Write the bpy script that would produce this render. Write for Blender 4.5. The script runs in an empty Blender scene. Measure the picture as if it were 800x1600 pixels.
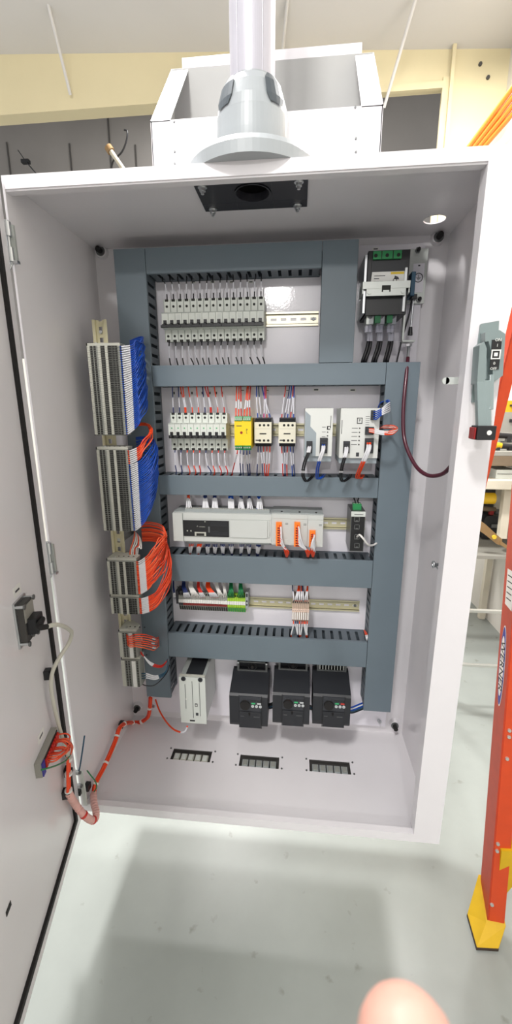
import bpy, bmesh, math, random
from mathutils import Vector, Matrix
random.seed(7)
PI = math.pi
col = bpy.context.scene.collection
ZF = 450.0     # height of the enclosure's underside above the floor, mm
# ---------------------------------------------------------------- camera model (mm, enclosure coordinates)
CF = 650.3122
CC = Vector((551.3112, -1212.4059, 1049.7088))
CP, CY, CR = .2406, -.0999, -.0031
FW = Vector((math.sin(CY)*math.cos(CP), math.cos(CY)*math.cos(CP), -math.sin(CP)))
RT = Vector((math.cos(CY), -math.sin(CY), 0)); UP = RT.cross(FW)
RR = RT*math.cos(CR) + UP*math.sin(CR); UU = UP*math.cos(CR) - RT*math.sin(CR)
def un(px, py, ax, v):
    d = FW + RR*((px-400)/CF) + UU*((800-py)/CF)
    return CC + d*((v-CC[ax])/d[ax])
def PY_(px, py, Y): return un(px, py, 1, Y)
def PZ_(px, py, Z): return un(px, py, 2, Z)
def PX_(px, py, X): return un(px, py, 0, X)
# ---------------------------------------------------------------- materials
def lin(c):
    c = c/255
    return c/12.92 if c <= .04045 else ((c+.055)/1.055)**2.4
def mat(name, rgb, rough=.5, metal=0, coat=0, noise=0, nscale=8, bump=0, bscale=400, trans=0, emit=0, coatr=.05, spec=.5):
    m = bpy.data.materials.new(name); m.use_nodes = True
    nt = m.node_tree; b = nt.nodes['Principled BSDF']
    c = (lin(rgb[0]), lin(rgb[1]), lin(rgb[2]), 1)
    b.inputs['Base Color'].default_value = c
    b.inputs['Roughness'].default_value = rough
    b.inputs['Metallic'].default_value = metal
    b.inputs['Coat Weight'].default_value = coat
    b.inputs['Coat Roughness'].default_value = coatr
    b.inputs['Specular IOR Level'].default_value = spec
    b.inputs['Transmission Weight'].default_value = trans
    tc = None
    if noise or bump:
        tc = nt.nodes.new('ShaderNodeTexCoord')
    if noise:
        n = nt.nodes.new('ShaderNodeTexNoise'); n.inputs['Scale'].default_value = nscale; n.inputs['Detail'].default_value = 6
        nt.links.new(tc.outputs['Object'], n.inputs['Vector'])
        r = nt.nodes.new('ShaderNodeMapRange'); r.inputs['From Min'].default_value = .3; r.inputs['From Max'].default_value = .7
        r.inputs['To Min'].default_value = 1-noise; r.inputs['To Max'].default_value = 1
        nt.links.new(n.outputs['Fac'], r.inputs['Value'])
        mx = nt.nodes.new('ShaderNodeMix'); mx.data_type = 'RGBA'; mx.blend_type = 'MULTIPLY'; mx.inputs['Factor'].default_value = 1
        mx.inputs['A'].default_value = c
        nt.links.new(r.outputs['Result'], mx.inputs['B']); nt.links.new(mx.outputs['Result'], b.inputs['Base Color'])
    if bump:
        n = nt.nodes.new('ShaderNodeTexNoise'); n.inputs['Scale'].default_value = bscale; n.inputs['Detail'].default_value = 2
        nt.links.new(tc.outputs['Object'], n.inputs['Vector'])
        bp = nt.nodes.new('ShaderNodeBump'); bp.inputs['Strength'].default_value = bump; bp.inputs['Distance'].default_value = .001
        nt.links.new(n.outputs['Fac'], bp.inputs['Height']); nt.links.new(bp.outputs['Normal'], b.inputs['Normal'])
        if coat: nt.links.new(bp.outputs['Normal'], b.inputs['Coat Normal'])
    if emit:
        b.inputs['Emission Color'].default_value = c; b.inputs['Emission Strength'].default_value = emit
    return m
M = dict(
 white=mat('white_powder_coat', (226,223,226), .32, coat=.35, coatr=.06, bump=.05, bscale=260, noise=.03),
 panelw=mat('white_panel_gloss', (228,225,232), .3, coat=.6, coatr=.05, bump=.06, bscale=220, noise=.02),
 duct=mat('grey_duct_plastic', (105,118,127), .42, noise=.05),
 ductin=mat('duct_side_plastic', (88,98,106), .5),
 rail=mat('zinc_rail', (222,216,194), .34, metal=.5, noise=.06),
 railold=mat('yellow_zinc_rail', (206,200,168), .4, metal=.4, noise=.08),
 steel=mat('bright_steel', (200,203,205), .28, metal=.95),
 zinc=mat('zinc_plate', (196,200,196), .4, metal=.55, noise=.06),
 dsteel=mat('dull_steel', (120,122,122), .4, metal=.8),
 black=mat('black_plastic', (26,27,30), .4),
 matt=mat('black_rubber', (22,20,20), .75),
 char=mat('charcoal_plastic', (32,34,39), .45, noise=.08),
 charl=mat('charcoal_light', (48,50,56), .42),
 lgrey=mat('light_grey_plastic', (205,210,205), .45),
 mcb=mat('breaker_grey', (214,219,212), .45),
 mcbd=mat('breaker_dark_grey', (160,166,160), .5),  # darker grey for pole edges and thin front lines
 cream=mat('cream_plastic', (222,218,200), .45),
 yellow=mat('relay_yellow', (240,205,20), .42),
 green=mat('terminal_green', (34,132,74), .42),
 gyel=mat('earth_green_yellow', (150,190,50), .45),
 dred=mat('dark_red_plastic', (120,30,30), .45),
 plc=mat('controller_grey', (196,199,196), .45),
 plcd=mat('controller_top_grey', (150,156,156), .5),
 psu=mat('supply_grey', (216,218,214), .45),
 psug=mat('supply_side_grey', (150,160,166), .5),
 tb=mat('terminal_grey', (142,144,138), .5, noise=.06),
 tbl=mat('terminal_light', (182,182,172), .5),
 tbd=mat('terminal_hole', (34,34,32), .7),
 wblue=mat('blue_wire', (22,74,172), .38),
 wdblue=mat('dark_blue_wire', (34,50,104), .4),
 worange=mat('orange_wire', (236,74,30), .4),
 worange2=mat('orange_wire_pale', (240,104,62), .42),
 worange3=mat('orange_wire_deep', (214,62,26), .42),
 wblue2=mat('blue_wire_deep', (24,66,158), .4),
 wred=mat('red_wire', (205,48,38), .4),
 wpink=mat('pink_wire', (200,60,140), .4),
 wblack=mat('black_wire', (24,24,28), .38),
 wwhite=mat('white_wire', (228,226,222), .4),
 wgreen=mat('green_wire', (30,120,70), .4),
 wgrey=mat('pale_grey_cable', (196,194,182), .45),
 wteal=mat('dark_teal_wire', (28,74,100), .4),
 maroon=mat('maroon_cable', (76,26,42), .3, coat=.15),
 sleeve=mat('white_sleeve', (214,214,218), .4),
 clear=mat('clear_ferrule', (206,206,214), .3),
 pinks=mat('pink_spiral_wrap', (226,176,168), .45),
 blackwrap=mat('black_wrap', (30,24,24), .6),
 label=mat('paper_label', (226,226,222), .5),
 ink=mat('label_ink', (54,56,60), .6),
 inkb=mat('black_ink', (20,20,22), .5),
 lyellow=mat('label_yellow', (222,190,50), .5),
 handle=mat('handle_grey', (128,142,142), .36, coat=.15, noise=.05),
 tube=mat('arm_tube_silver', (176,174,182), .34, metal=.1, coat=.3),
 armgrey=mat('arm_cast_grey', (156,161,164), .35, coat=.4, coatr=.1),
 armdark=mat('arm_insert_grey', (66,74,80), .4),
 plateb=mat('black_plate', (48,48,54), .42, metal=.2),
 wallc=mat('cream_wall', (214,202,165), .8, noise=.08, nscale=1.5),
 wallg=mat('right_wall_grey', (216,212,204), .8, noise=.05, nscale=2),
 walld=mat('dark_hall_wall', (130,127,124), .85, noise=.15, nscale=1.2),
 ceil=mat('ceiling_white', (203,200,197), .85, noise=.05, nscale=1),
 beige=mat('beige_steel', (205,198,180), .6, noise=.1),
 bench=mat('bench_grey', (150,148,140), .55, noise=.12),
 benchdark=mat('bench_dark', (70,68,66), .6, noise=.2),
 brown=mat('brown_bracket', (146,116,76), .55, noise=.12),
 carton=mat('carton_brown', (120,104,84), .8, noise=.1),
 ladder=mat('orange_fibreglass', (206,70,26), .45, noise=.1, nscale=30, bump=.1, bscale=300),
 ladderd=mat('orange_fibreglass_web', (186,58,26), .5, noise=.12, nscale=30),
 footy=mat('ladder_foot_yellow', (214,172,14), .48, noise=.12, nscale=25),
 rubber=mat('brown_rubber', (60,46,36), .8),
 alu=mat('aluminium', (205,205,200), .35, metal=.7),
 ocable=mat('orange_jacket', (250,128,38), .4),
 skin=mat('skin', (176,132,118), .55, noise=.08, nscale=60),
 nail=mat('nail', (235,190,175), .35),
 lblue=mat('logo_blue', (52,48,150), .45),
 lwhite=mat('logo_white', (236,232,228), .5),
 gcirc=mat('key_grey', (200,204,206), .4),
 kgreen=mat('key_green', (60,170,110), .4),
 kred=mat('key_red', (200,60,50), .4),
 redp=mat('red_plastic', (150,30,30), .35),
 lamp=mat('lamp_panel', (255,252,244), .5, emit=1.0),
 hoodshade=mat('hood_shade_grey', (165,165,163), .6, noise=.12, nscale=5),  # grey that carries the shade of the hood's inside
 copper=mat('brown_terminal', (168,146,128), .5),
 peach=mat('peach_terminal', (226,200,184), .5),
)
M['skin'].node_tree.nodes['Principled BSDF'].inputs['Subsurface Weight'].default_value = .05
M['skin'].node_tree.nodes['Principled BSDF'].inputs['Subsurface Scale'].default_value = .004
# clear polycarbonate cover
g = mat('clear_cover', (236,236,240), .08, trans=1.0); g.node_tree.nodes['Principled BSDF'].inputs['IOR'].default_value = 1.12
M['pc'] = g
# painted concrete floor, faint stains
def floor_mat():
    m = bpy.data.materials.new('painted_concrete'); m.use_nodes = True; nt = m.node_tree; b = nt.nodes['Principled BSDF']
    tc = nt.nodes.new('ShaderNodeTexCoord')
    n1 = nt.nodes.new('ShaderNodeTexNoise'); n1.inputs['Scale'].default_value = 2.2; n1.inputs['Detail'].default_value = 8; n1.inputs['Roughness'].default_value = .6
    n2 = nt.nodes.new('ShaderNodeTexNoise'); n2.inputs['Scale'].default_value = 14; n2.inputs['Detail'].default_value = 4
    nt.links.new(tc.outputs['Object'], n1.inputs['Vector']); nt.links.new(tc.outputs['Object'], n2.inputs['Vector'])
    r1 = nt.nodes.new('ShaderNodeValToRGB'); r1.color_ramp.elements[0].position = .3; r1.color_ramp.elements[1].position = .7
    r1.color_ramp.elements[0].color = (lin(135), lin(140), lin(136), 1); r1.color_ramp.elements[1].color = (lin(148), lin(153), lin(149), 1)
    nt.links.new(n1.outputs['Fac'], r1.inputs['Fac'])
    r2 = nt.nodes.new('ShaderNodeValToRGB'); r2.color_ramp.elements[0].position = .25; r2.color_ramp.elements[1].position = .34
    r2.color_ramp.elements[0].color = (.62, .6, .55, 1); r2.color_ramp.elements[1].color = (1, 1, 1, 1)
    nt.links.new(n2.outputs['Fac'], r2.inputs['Fac'])
    mx = nt.nodes.new('ShaderNodeMix'); mx.data_type = 'RGBA'; mx.blend_type = 'MULTIPLY'; mx.inputs['Factor'].default_value = 1
    nt.links.new(r1.outputs['Color'], mx.inputs['A']); nt.links.new(r2.outputs['Color'], mx.inputs['B'])
    nt.links.new(mx.outputs['Result'], b.inputs['Base Color'])
    b.inputs['Roughness'].default_value = .34
    return m
M['floor'] = floor_mat()
# ---------------------------------------------------------------- mesh builder (mm in, metres out)
class MB:
    def __init__(s): s.v = []; s.f = []; s.m = []; s.sm = []; s.mats = []
    def mi(s, k):
        if k not in s.mats: s.mats.append(k)
        return s.mats.index(k)
    def add(s, vs, fs, k, smooth=False):
        o = len(s.v); i = s.mi(k); s.v += [tuple(p) for p in vs]
        for f in fs: s.f.append([o+a for a in f]); s.m.append(i); s.sm.append(smooth)
    def box(s, x0, x1, y0, y1, z0, z1, k):
        if x0 > x1: x0, x1 = x1, x0
        if y0 > y1: y0, y1 = y1, y0
        if z0 > z1: z0, z1 = z1, z0
        v = [(x, y, z) for x in (x0, x1) for y in (y0, y1) for z in (z0, z1)]
        s.add(v, [(0,1,3,2), (4,6,7,5), (0,4,5,1), (2,3,7,6), (0,2,6,4), (1,5,7,3)], k); return s
    def prism(s, poly, ax, a0, a1, k, smooth=False):
        """poly: 2D outline in the two other axes (order x<y<z), extruded along ax"""
        def p3(q, a):
            l = list(q); l.insert(ax, a); return tuple(l)
        n = len(poly); v = [p3(q, a0) for q in poly] + [p3(q, a1) for q in poly]
        area = sum(poly[i][0]*poly[(i+1) % n][1]-poly[(i+1) % n][0]*poly[i][1] for i in range(n))
        if ax == 1: area = -area
        if a1 < a0: area = -area
        c0 = list(range(n)); c1 = list(range(n, 2*n)); sides = [(i, (i+1) % n, n+(i+1) % n, n+i) for i in range(n)]
        if area > 0: s.add(v, [c0[::-1], c1], k); s.add(v, sides, k, smooth)
        else: s.add(v, [c0, c1[::-1]], k); s.add(v, [f[::-1] for f in sides], k, smooth)
        return s
    def hull8(s, lo, hi, k):
        """two quads of 3D points lo[4], hi[4] joined"""
        v = list(lo)+list(hi)
        s.add(v, [(3,2,1,0), (4,5,6,7), (0,1,5,4), (1,2,6,5), (2,3,7,6), (3,0,4,7)], k); return s
    def cyl(s, a, b, r0, r1, k, seg=12, caps=True, smooth=True):
        a = Vector(a); b = Vector(b); d = (b-a).normalized()
        t = Vector((0,0,1)) if abs(d.z) < .9 else Vector((1,0,0))
        u = d.cross(t).normalized(); w = d.cross(u)
        v = [a+(u*math.cos(2*PI*i/seg)+w*math.sin(2*PI*i/seg))*r0 for i in range(seg)] + \
            [b+(u*math.cos(2*PI*i/seg)+w*math.sin(2*PI*i/seg))*r1 for i in range(seg)]
        s.add(v, [(i, (i+1) % seg, seg+(i+1) % seg, seg+i) for i in range(seg)], k, smooth)
        if caps: s.add(v, [list(range(seg))[::-1], list(range(seg, 2*seg))], k)
        return s
    def lathe(s, prof, c, k, seg=48, smooth=True, kf=None):
        """prof [(r,z)] about a vertical axis through c=(x,y)"""
        v = [(c[0]+r*math.cos(2*PI*i/seg), c[1]+r*math.sin(2*PI*i/seg), z) for r, z in prof for i in range(seg)]
        for j in range(len(prof)-1):
            for i in range(seg):
                kk = kf(j, i/seg) if kf else k
                s.add([v[j*seg+i], v[j*seg+(i+1) % seg], v[(j+1)*seg+(i+1) % seg], v[(j+1)*seg+i]], [(0,1,2,3)], kk, smooth)
        return s
    def tube(s, pts, r, k, seg=6, caps=True, ks=None):
        """swept round tube; ks: list of material per segment; r number or list"""
        P = [Vector(p) for p in pts]; n = len(P)
        rs = r if isinstance(r, (list, tuple)) else [r]*n
        d0 = (P[1]-P[0]).normalized(); t = Vector((0,0,1)) if abs(d0.z) < .9 else Vector((1,0,0))
        u = d0.cross(t).normalized(); rings = []
        for i in range(n):
            d = (P[min(i+1, n-1)]-P[max(i-1, 0)])
            if d.length < 1e-9: d = d0
            d = d.normalized(); u = (u-d*u.dot(d))
            if u.length < 1e-6: u = d.orthogonal()
            u = u.normalized(); w = d.cross(u)
            rings.append([P[i]+(u*math.cos(2*PI*j/seg)+w*math.sin(2*PI*j/seg))*rs[i] for j in range(seg)])
        for i in range(n-1):
            kk = ks[i] if ks else k
            s.add(rings[i]+rings[i+1], [(j, (j+1) % seg, seg+(j+1) % seg, seg+j) for j in range(seg)], kk, True)
        if caps:
            s.add(rings[0], [list(range(seg))[::-1]], ks[0] if ks else k); s.add(rings[-1], [list(range(seg))], ks[-1] if ks else k)
        return s
    def torus(s, c, R, r, ax, k, seg=24, n=8):
        pts = []
        for i in range(seg+1):
            a = 2*PI*i/seg; q = [R*math.cos(a), R*math.sin(a)]; q.insert(ax, 0); pts.append([c[j]+q[j] for j in range(3)])
        s.tube(pts, r, k, n, caps=False); return s
    def plate(s, x0, x1, y0, y1, z0, z1, k, rects=(), circles=()):
        """horizontal plate with rectangular and round holes"""
        holes = list(rects)+[(cx-r-2, cx+r+2, cy-r-2, cy+r+2) for cx, cy, r in circles]
        xs = sorted({x0, x1, *[h[0] for h in holes], *[h[1] for h in holes]}); ys = sorted({y0, y1, *[h[2] for h in holes], *[h[3] for h in holes]})
        for i in range(len(xs)-1):
            for j in range(len(ys)-1):
                mx, my = (xs[i]+xs[i+1])/2, (ys[j]+ys[j+1])/2
                if any(h[0] < mx < h[1] and h[2] < my < h[3] for h in holes): continue
                s.box(xs[i], xs[i+1], ys[j], ys[j+1], z0, z1, k)
        for cx, cy, r in circles:
            seg = 32; h = r+2; inn = []; out = []
            for i in range(seg):
                a = 2*PI*i/seg; c_, s_ = math.cos(a), math.sin(a); q = h/max(abs(c_), abs(s_))
                inn.append((cx+r*c_, cy+r*s_)); out.append((cx+q*c_, cy+q*s_))
            v = [(*p, z) for z in (z0, z1) for L in (inn, out) for p in L]
            f = []
            for i in range(seg):
                j = (i+1) % seg
                f += [(i, j, seg+j, seg+i), (2*seg+i, 3*seg+i, 3*seg+j, 2*seg+j), (i, 2*seg+i, 2*seg+j, j)]
            s.add(v, f, k)
        return s
    def text(s, txt, size, o, xd, yd, k, align='CENTER', depth=.25):
        cu = bpy.data.curves.new('t', 'FONT'); cu.body = txt; cu.size = size; cu.align_x = align; cu.align_y = 'CENTER'; cu.extrude = depth; cu.resolution_u = 2
        ob = bpy.data.objects.new('t', cu); col.objects.link(ob)
        bpy.context.view_layer.update()
        me = bpy.data.meshes.new_from_object(ob.evaluated_get(bpy.context.evaluated_depsgraph_get()))
        o = Vector(o); xd = Vector(xd).normalized(); yd = Vector(yd).normalized(); zd = xd.cross(yd)
        s.add([o+xd*v.co.x+yd*v.co.y+zd*v.co.z for v in me.vertices], [list(p.vertices) for p in me.polygons], k)
        bpy.data.objects.remove(ob); bpy.data.curves.remove(cu); bpy.data.meshes.remove(me); return s
    def rot(s, ang, ax=2, c=(0,0,0)):
        R = Matrix.Rotation(ang, 3, 'XYZ'[ax]); c = Vector(c)
        s.v = [tuple(R @ (Vector(p)-c)+c) for p in s.v]; return s
    def build(s, name, parent=None, loc=(0,0,0), bevel=0, world=False):
        """world=True: vertices given in enclosure mm, re-based to the parent's (or loc's) origin"""
        b = Vector(parent['_loc']) if (parent and world) else (Vector(loc) if world else Vector((0,0,0)))
        me = bpy.data.meshes.new(name)
        me.from_pydata([((p[0]-b.x)/1000, (p[1]-b.y)/1000, (p[2]-b.z)/1000) for p in s.v], [], s.f)
        for k in s.mats: me.materials.append(M[k])
        for i, p in enumerate(me.polygons): p.material_index = s.m[i]; p.use_smooth = s.sm[i]
        me.update()
        bm = bmesh.new(); bm.from_mesh(me); bmesh.ops.recalc_face_normals(bm, faces=bm.faces); bm.to_mesh(me); bm.free()
        o = bpy.data.objects.new(name, me); col.objects.link(o)
        if parent: o.parent = parent; o.location = Vector(loc)/1000 if not world else (0,0,0)
        else: o.location = (loc[0]/1000, loc[1]/1000, (loc[2]+ZF)/1000)
        if not parent: o['_loc'] = [float(a) for a in loc]
        if parent: o['_loc'] = [parent['_loc'][i]+(0 if world else loc[i]) for i in range(3)]
        if bevel:
            md = o.modifiers.new('bevel', 'BEVEL'); md.width = bevel/1000; md.segments = 2; md.limit_method = 'ANGLE'; md.angle_limit = 1.0
            md.use_clamp_overlap = True
        return o
def tag(o, label, cat, group=None, kind=None):
    o['label'] = label; o['category'] = cat
    if group: o['group'] = group
    if kind: o['kind'] = kind
    return o
def thing(name, label, cat, loc, group=None, rz=0):
    o = bpy.data.objects.new(name, None); col.objects.link(o); o.empty_display_size = .02
    o.location = (loc[0]/1000, loc[1]/1000, (loc[2]+ZF)/1000); o.rotation_euler.z = rz; o['_loc'] = [float(a) for a in loc]
    return tag(o, label, cat, group)
def struct(o): o['kind'] = 'structure'; return o
def dup(root, loc, label=None, group=None):
    r = root.copy(); col.objects.link(r); r.location = (loc[0]/1000, loc[1]/1000, (loc[2]+ZF)/1000); r['_loc'] = [float(a) for a in loc]
    if label: r['label'] = label
    if group: r['group'] = group
    for ch in list(root.children):
        c = ch.copy(); col.objects.link(c); c.parent = r
        for g_ in ch.children:
            d = g_.copy(); col.objects.link(d); d.parent = c
    return r
def spline(pts, n=6):
    P = [Vector(p) for p in pts]; P = [P[0]*2-P[1]]+P+[P[-1]*2-P[-2]]; out = []
    for i in range(1, len(P)-2):
        a, b, c, d = P[i-1:i+3]
        for j in range(n):
            t = j/n; out.append(.5*((2*b)+(c-a)*t+(2*a-5*b+4*c-d)*t*t+(3*b-a-3*c+d)*t**3))
    out.append(P[-2]); return out
ORD = ['first','second','third','fourth','fifth','sixth','seventh','eighth','ninth','tenth','eleventh','twelfth','thirteenth','fourteenth','fifteenth']
STUFF = [None]; REST = None
def wire(pts, r, k, label, group, name='wire', cat='wire', sleeves=(), n=5, seg=6, sk='sleeve'):
    """insulated wire through pts; sleeves = [(t0,t1,material)] along its length"""
    S = spline(pts, n); L = [0]
    for i in range(1, len(S)): L.append(L[-1]+(S[i]-S[i-1]).length)
    T = L[-1]; sleeves = [(s_[0]/T, s_[1]/T, s_[2]) if s_[1] > 1 else s_ for s_ in sleeves]; cuts = sorted({t for a, b, *_ in sleeves for t in (a*T, b*T) if 0 < t < T})
    Q = []; ci = 0
    for i in range(len(S)-1):
        Q.append((L[i], S[i]))
        for c in cuts:
            if L[i] < c < L[i+1]:
                p = S[i].lerp(S[i+1], (c-L[i])/(L[i+1]-L[i])); Q.append((c-.05, p)); Q.append((c+.05, p))
    Q.append((T, S[-1]))
    Q.sort(key=lambda q: q[0])
    rs = []; ks = []
    def at(l):
        for s_ in sleeves:
            if s_[0]*T < l < s_[1]*T: return s_
    for i, (l, p) in enumerate(Q):
        s_ = at(l); rs.append(r*1.35 if s_ and s_[2] == 'sleeve' else (r*1.15 if s_ else r))
        if i < len(Q)-1:
            s_ = at((l+Q[i+1][0])/2); ks.append(s_[2] if s_ else k)
    if STUFF[0] is not None: seg = 5
    # separate coincident points slightly
    P = [p.copy() for _, p in Q]
    for i in range(1, len(P)):
        if (P[i]-P[i-1]).length < .02:
            d = (P[min(i+1, len(P)-1)]-P[i-1]); d = d.normalized() if d.length > 0 else Vector((0,0,1)); P[i] = P[i-1]+d*.3
    if STUFF[0] is not None: STUFF[0].tube(P, rs, k, seg, ks=ks); return None
    mb = MB(); mb.tube(P, rs, k, seg, ks=ks)
    o = mb.build(name, loc=tuple(P[0]), world=True)
    return tag(o, label, cat, group)
# ================================================================ ENCLOSURE
XL, XR_, XF, D, H = -8., 921., 858., -364., 1474.
enc = thing('electrical_enclosure', 'tall white steel control cabinet standing open with its wiring panel showing', 'control cabinet', (450, -180, 0))
sh = MB()
t = 3
sh.box(XL, XR_, -t, 0, 0, H, 'white')                 # back
sh.box(XL, XL+t, D+t, -t, 0, H, 'white')              # left side
sh.box(915, XR_, D+t, -t, 0, H, 'white')            # right side (outer skin)
RX = 914
slots = [(178, 303, -178, -134), (393, 514, -182, -137), (606, 728, -181, -135)]
pl_ = MB(); pl_.plate(XL+t, XR_-t, D+t, -t, 0, t, 'white', rects=slots)
pl2 = MB(); pl2.plate(XL+t, XR_-t, D+t, -t, H-t, H, 'white', circles=[(852, -93, 24), (452, -268, 40)])
# front rim: top, bottom, left edge and the wide right flange
sh.box(XL, XR_, D, D+t, H-22, H, 'white'); sh.box(XL, XR_, D, D+t, 0, 24, 'white')
sh.box(XL, XL+4.5, D, D+t, 24, H-22, 'white')
sh.box(XF, XR_, D, D+t, 24, H-22, 'white')
# inner returns of the rim
sh.box(XF, XF+t, D+t, D+30, 24, H-22, 'white'); sh.box(XL+t, XF, D+t, D+20, H-22-t, H-22, 'white'); sh.box(XL+12, XF, D+t, D+16, 24-t, 24, 'white')
pass
sh.build('cabinet_shell', enc, world=True); pl_.build('bottom_plate', enc, world=True); pl2.build('roof_plate', enc, world=True)
pn = MB()
pn.box(58, 856, -18, -14, 38, 1450, 'panelw')
for x, z in ((75, 58), (838, 58), (838, 1432), (75, 1432), (838, 1240), (440, 58)):
    pass
PNL = pn.build('mounting_panel', enc, world=True, bevel=.8)
for x, z in ((75, 58), (838, 58), (838, 1432), (75, 1432), (838, 1240), (440, 58)):
    s_ = MB(); s_.cyl((x, -18, z), (x, -22, z), 5, 4.5, 'steel', 10); s_.build('panel_screw', PNL, world=True)
for x, z in ((9+8, 1462), (886, 1462), (14, 44), (886, 44)):
    s_ = MB(); s_.cyl((x, -3, z), (x, -16, z), 17, 15, 'white', 20); s_.cyl((x, -16, z), (x, -19, z), 12, 12, 'dsteel', 16); s_.cyl((x, -19, z), (x, -34, z), 7, 7, 'matt', 12)
    s_.build('panel_stud', enc, world=True)
# small screws round each cable slot
for i, (a, b, c, d) in enumerate(slots):
    s_ = MB()
    for x in (a-9, b+9):
        for y in (c+2, d-2): s_ = MB(); s_.cyl((x, y, 3), (x, y, 5), 3, 2.6, 'dsteel', 8); s_.build('slot_screw', enc, world=True)
# hinges on the left edge
for k_, (q0, q1) in enumerate([((12, 350), (20, 412)), ((68, 846), (76, 892))]):
    zt = PY_(q0[0], q0[1], D)[2]; zb = PY_(q1[0], q1[1], D)[2]; h = MB(); z_m = (zt+zb)/2; hx = -3
    for a, b in ((zt, zt-(zt-zb)*.36), (zb+(zt-zb)*.36, zb)):
        h.cyl((hx, D-9, a), (hx, D-9, b), 7.5, 7.5, 'steel', 14)
    h.cyl((hx, D-9, zt+3), (hx, D-9, zb-4), 3.5, 3.5, 'steel', 10)
    h.box(hx-2, hx+11, D-6, D-2, zb+2, zt-4, 'zinc')
    h.tube([(hx, D-9, zb-4), (hx-3, D-12, zb-14), (hx-10, D-16, zb-16)], 2, 'steel')
    h.box(hx+3, hx+14, D-12, D-3, zb-3, zb+2, 'steel')
    h.build('hinge', enc, world=True)
# latch keeper tabs on the inside of the right wall
lk = MB(); p = PY_(690, 595, -300)
lk.box(846, 905, -300, -296, p[2]-7, p[2]+7, 'lgrey'); lk.cyl((846, -300, p[2]), (846, -296, p[2]), 7, 7, 'lgrey', 16)
lk.box(895, 905, -306, -290, p[2]-8, p[2]+8, 'steel'); lk.build('latch_bar', enc, world=True)
p = PY_(683, 882, -300)
lk = MB(); lk.cyl((p[0]-8, -300, p[2]), (p[0]+20, -298, p[2]-2), 4, 4, 'steel', 10); lk.torus((p[0]-8, -300, p[2]), 6, 2.5, 0, 'steel', 14, 6); lk.tube([(p[0]-4,-300,p[2]-4),(p[0]+4,-302,p[2]-11),(p[0]+12,-300,p[2]-6)],2.5,'steel'); lk.build('door_catch', enc, world=True)
# ---------------------------------------------------------------- door, swung open on the left hinges
DH = Vector((-2, D-14, 0)); dd = Vector((.2354, -.9719, 0)); dn = Vector((.9719, .2354, 0))   # along the door, inner normal
def dpt(a, o, z):   # a along door from hinge, o out of the inner face, z height
    q = DH+dd*a+dn*o; return (q.x, q.y, z)
def dbox(mb, a0, a1, o0, o1, z0, z1, k):
    mb.hull8([dpt(a0,o0,z0), dpt(a0,o1,z0), dpt(a1,o1,z0), dpt(a1,o0,z0)], [dpt(a0,o0,z1), dpt(a0,o1,z1), dpt(a1,o1,z1), dpt(a1,o0,z1)], k)
def don(px, py, o=0):   # pixel -> (a, z) on the door's inner plane
    d = FW+RR*((px-400)/CF)+UU*((800-py)/CF); q0 = DH+dn*o
    t_ = (q0-CC).dot(dn)/d.dot(dn); P = CC+d*t_; return (P-q0).dot(dd), P.z
DB, DT, DW = -6, 1478, 905
door = MB()
dbox(door, 0, DW, -22, -19, DB, DT, 'white')       # skin
dbox(door, 0, 3, -19, -1, DB, DT, 'white'); dbox(door, DW-3, DW, -19, -1, DB, DT, 'white')
dbox(door, 0, DW, -19, -1, DB, DB+3, 'white'); dbox(door, 0, DW, -19, -1, DT-3, DT, 'white')
dbox(door, 0, 34, -4, -1, DB, DT, 'white'); dbox(door, DW-34, DW, -4, -1, DB, DT, 'white')
dbox(door, 34, DW-34, -4, -1, DB, DB+30, 'white'); dbox(door, 34, DW-34, -4, -1, DT-30, DT, 'white')
dbox(door, 44, DW-44, -8, -4, DB+42, DT-42, 'white')
door = door.build('door', enc, world=True, bevel=1)
gk = MB()
dbox(gk, 33, 45, -5, 2, DB+30, DT-30, 'matt'); dbox(gk, DW-45, DW-33, -5, 2, DB+30, DT-30, 'matt')
dbox(gk, 45, DW-45, -5, 2, DB+30, DB+42, 'matt'); dbox(gk, 45, DW-45, -5, 2, DT-42, DT-30, 'matt')
gk.build('gasket', door, world=True)
a, z = don(17, 1419); hm = MB(); dbox(hm, a-9, a+9, -4.5, -3, z-5, z+5, 'matt'); hm.build('slot_hole', door, world=True)
# grommet-style cable clamps stuck on the door
for q in ((73, 1053), (101, 1240), (104, 1205)):
    a, z = don(*q); cb = MB(); dbox(cb, a-8, a+8, -4, 8, z-10, z+10, 'black'); dbox(cb, a-4, a+9, 8, 14, z-4, z+6, 'black'); cb.build('cable_clamp', door, world=True)
# ---------------------------------------------------------------- things on the cabinet
lb = MB(); lb.box(842-1, 871, -19, -18, 1345, 1346, 'label')
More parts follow.
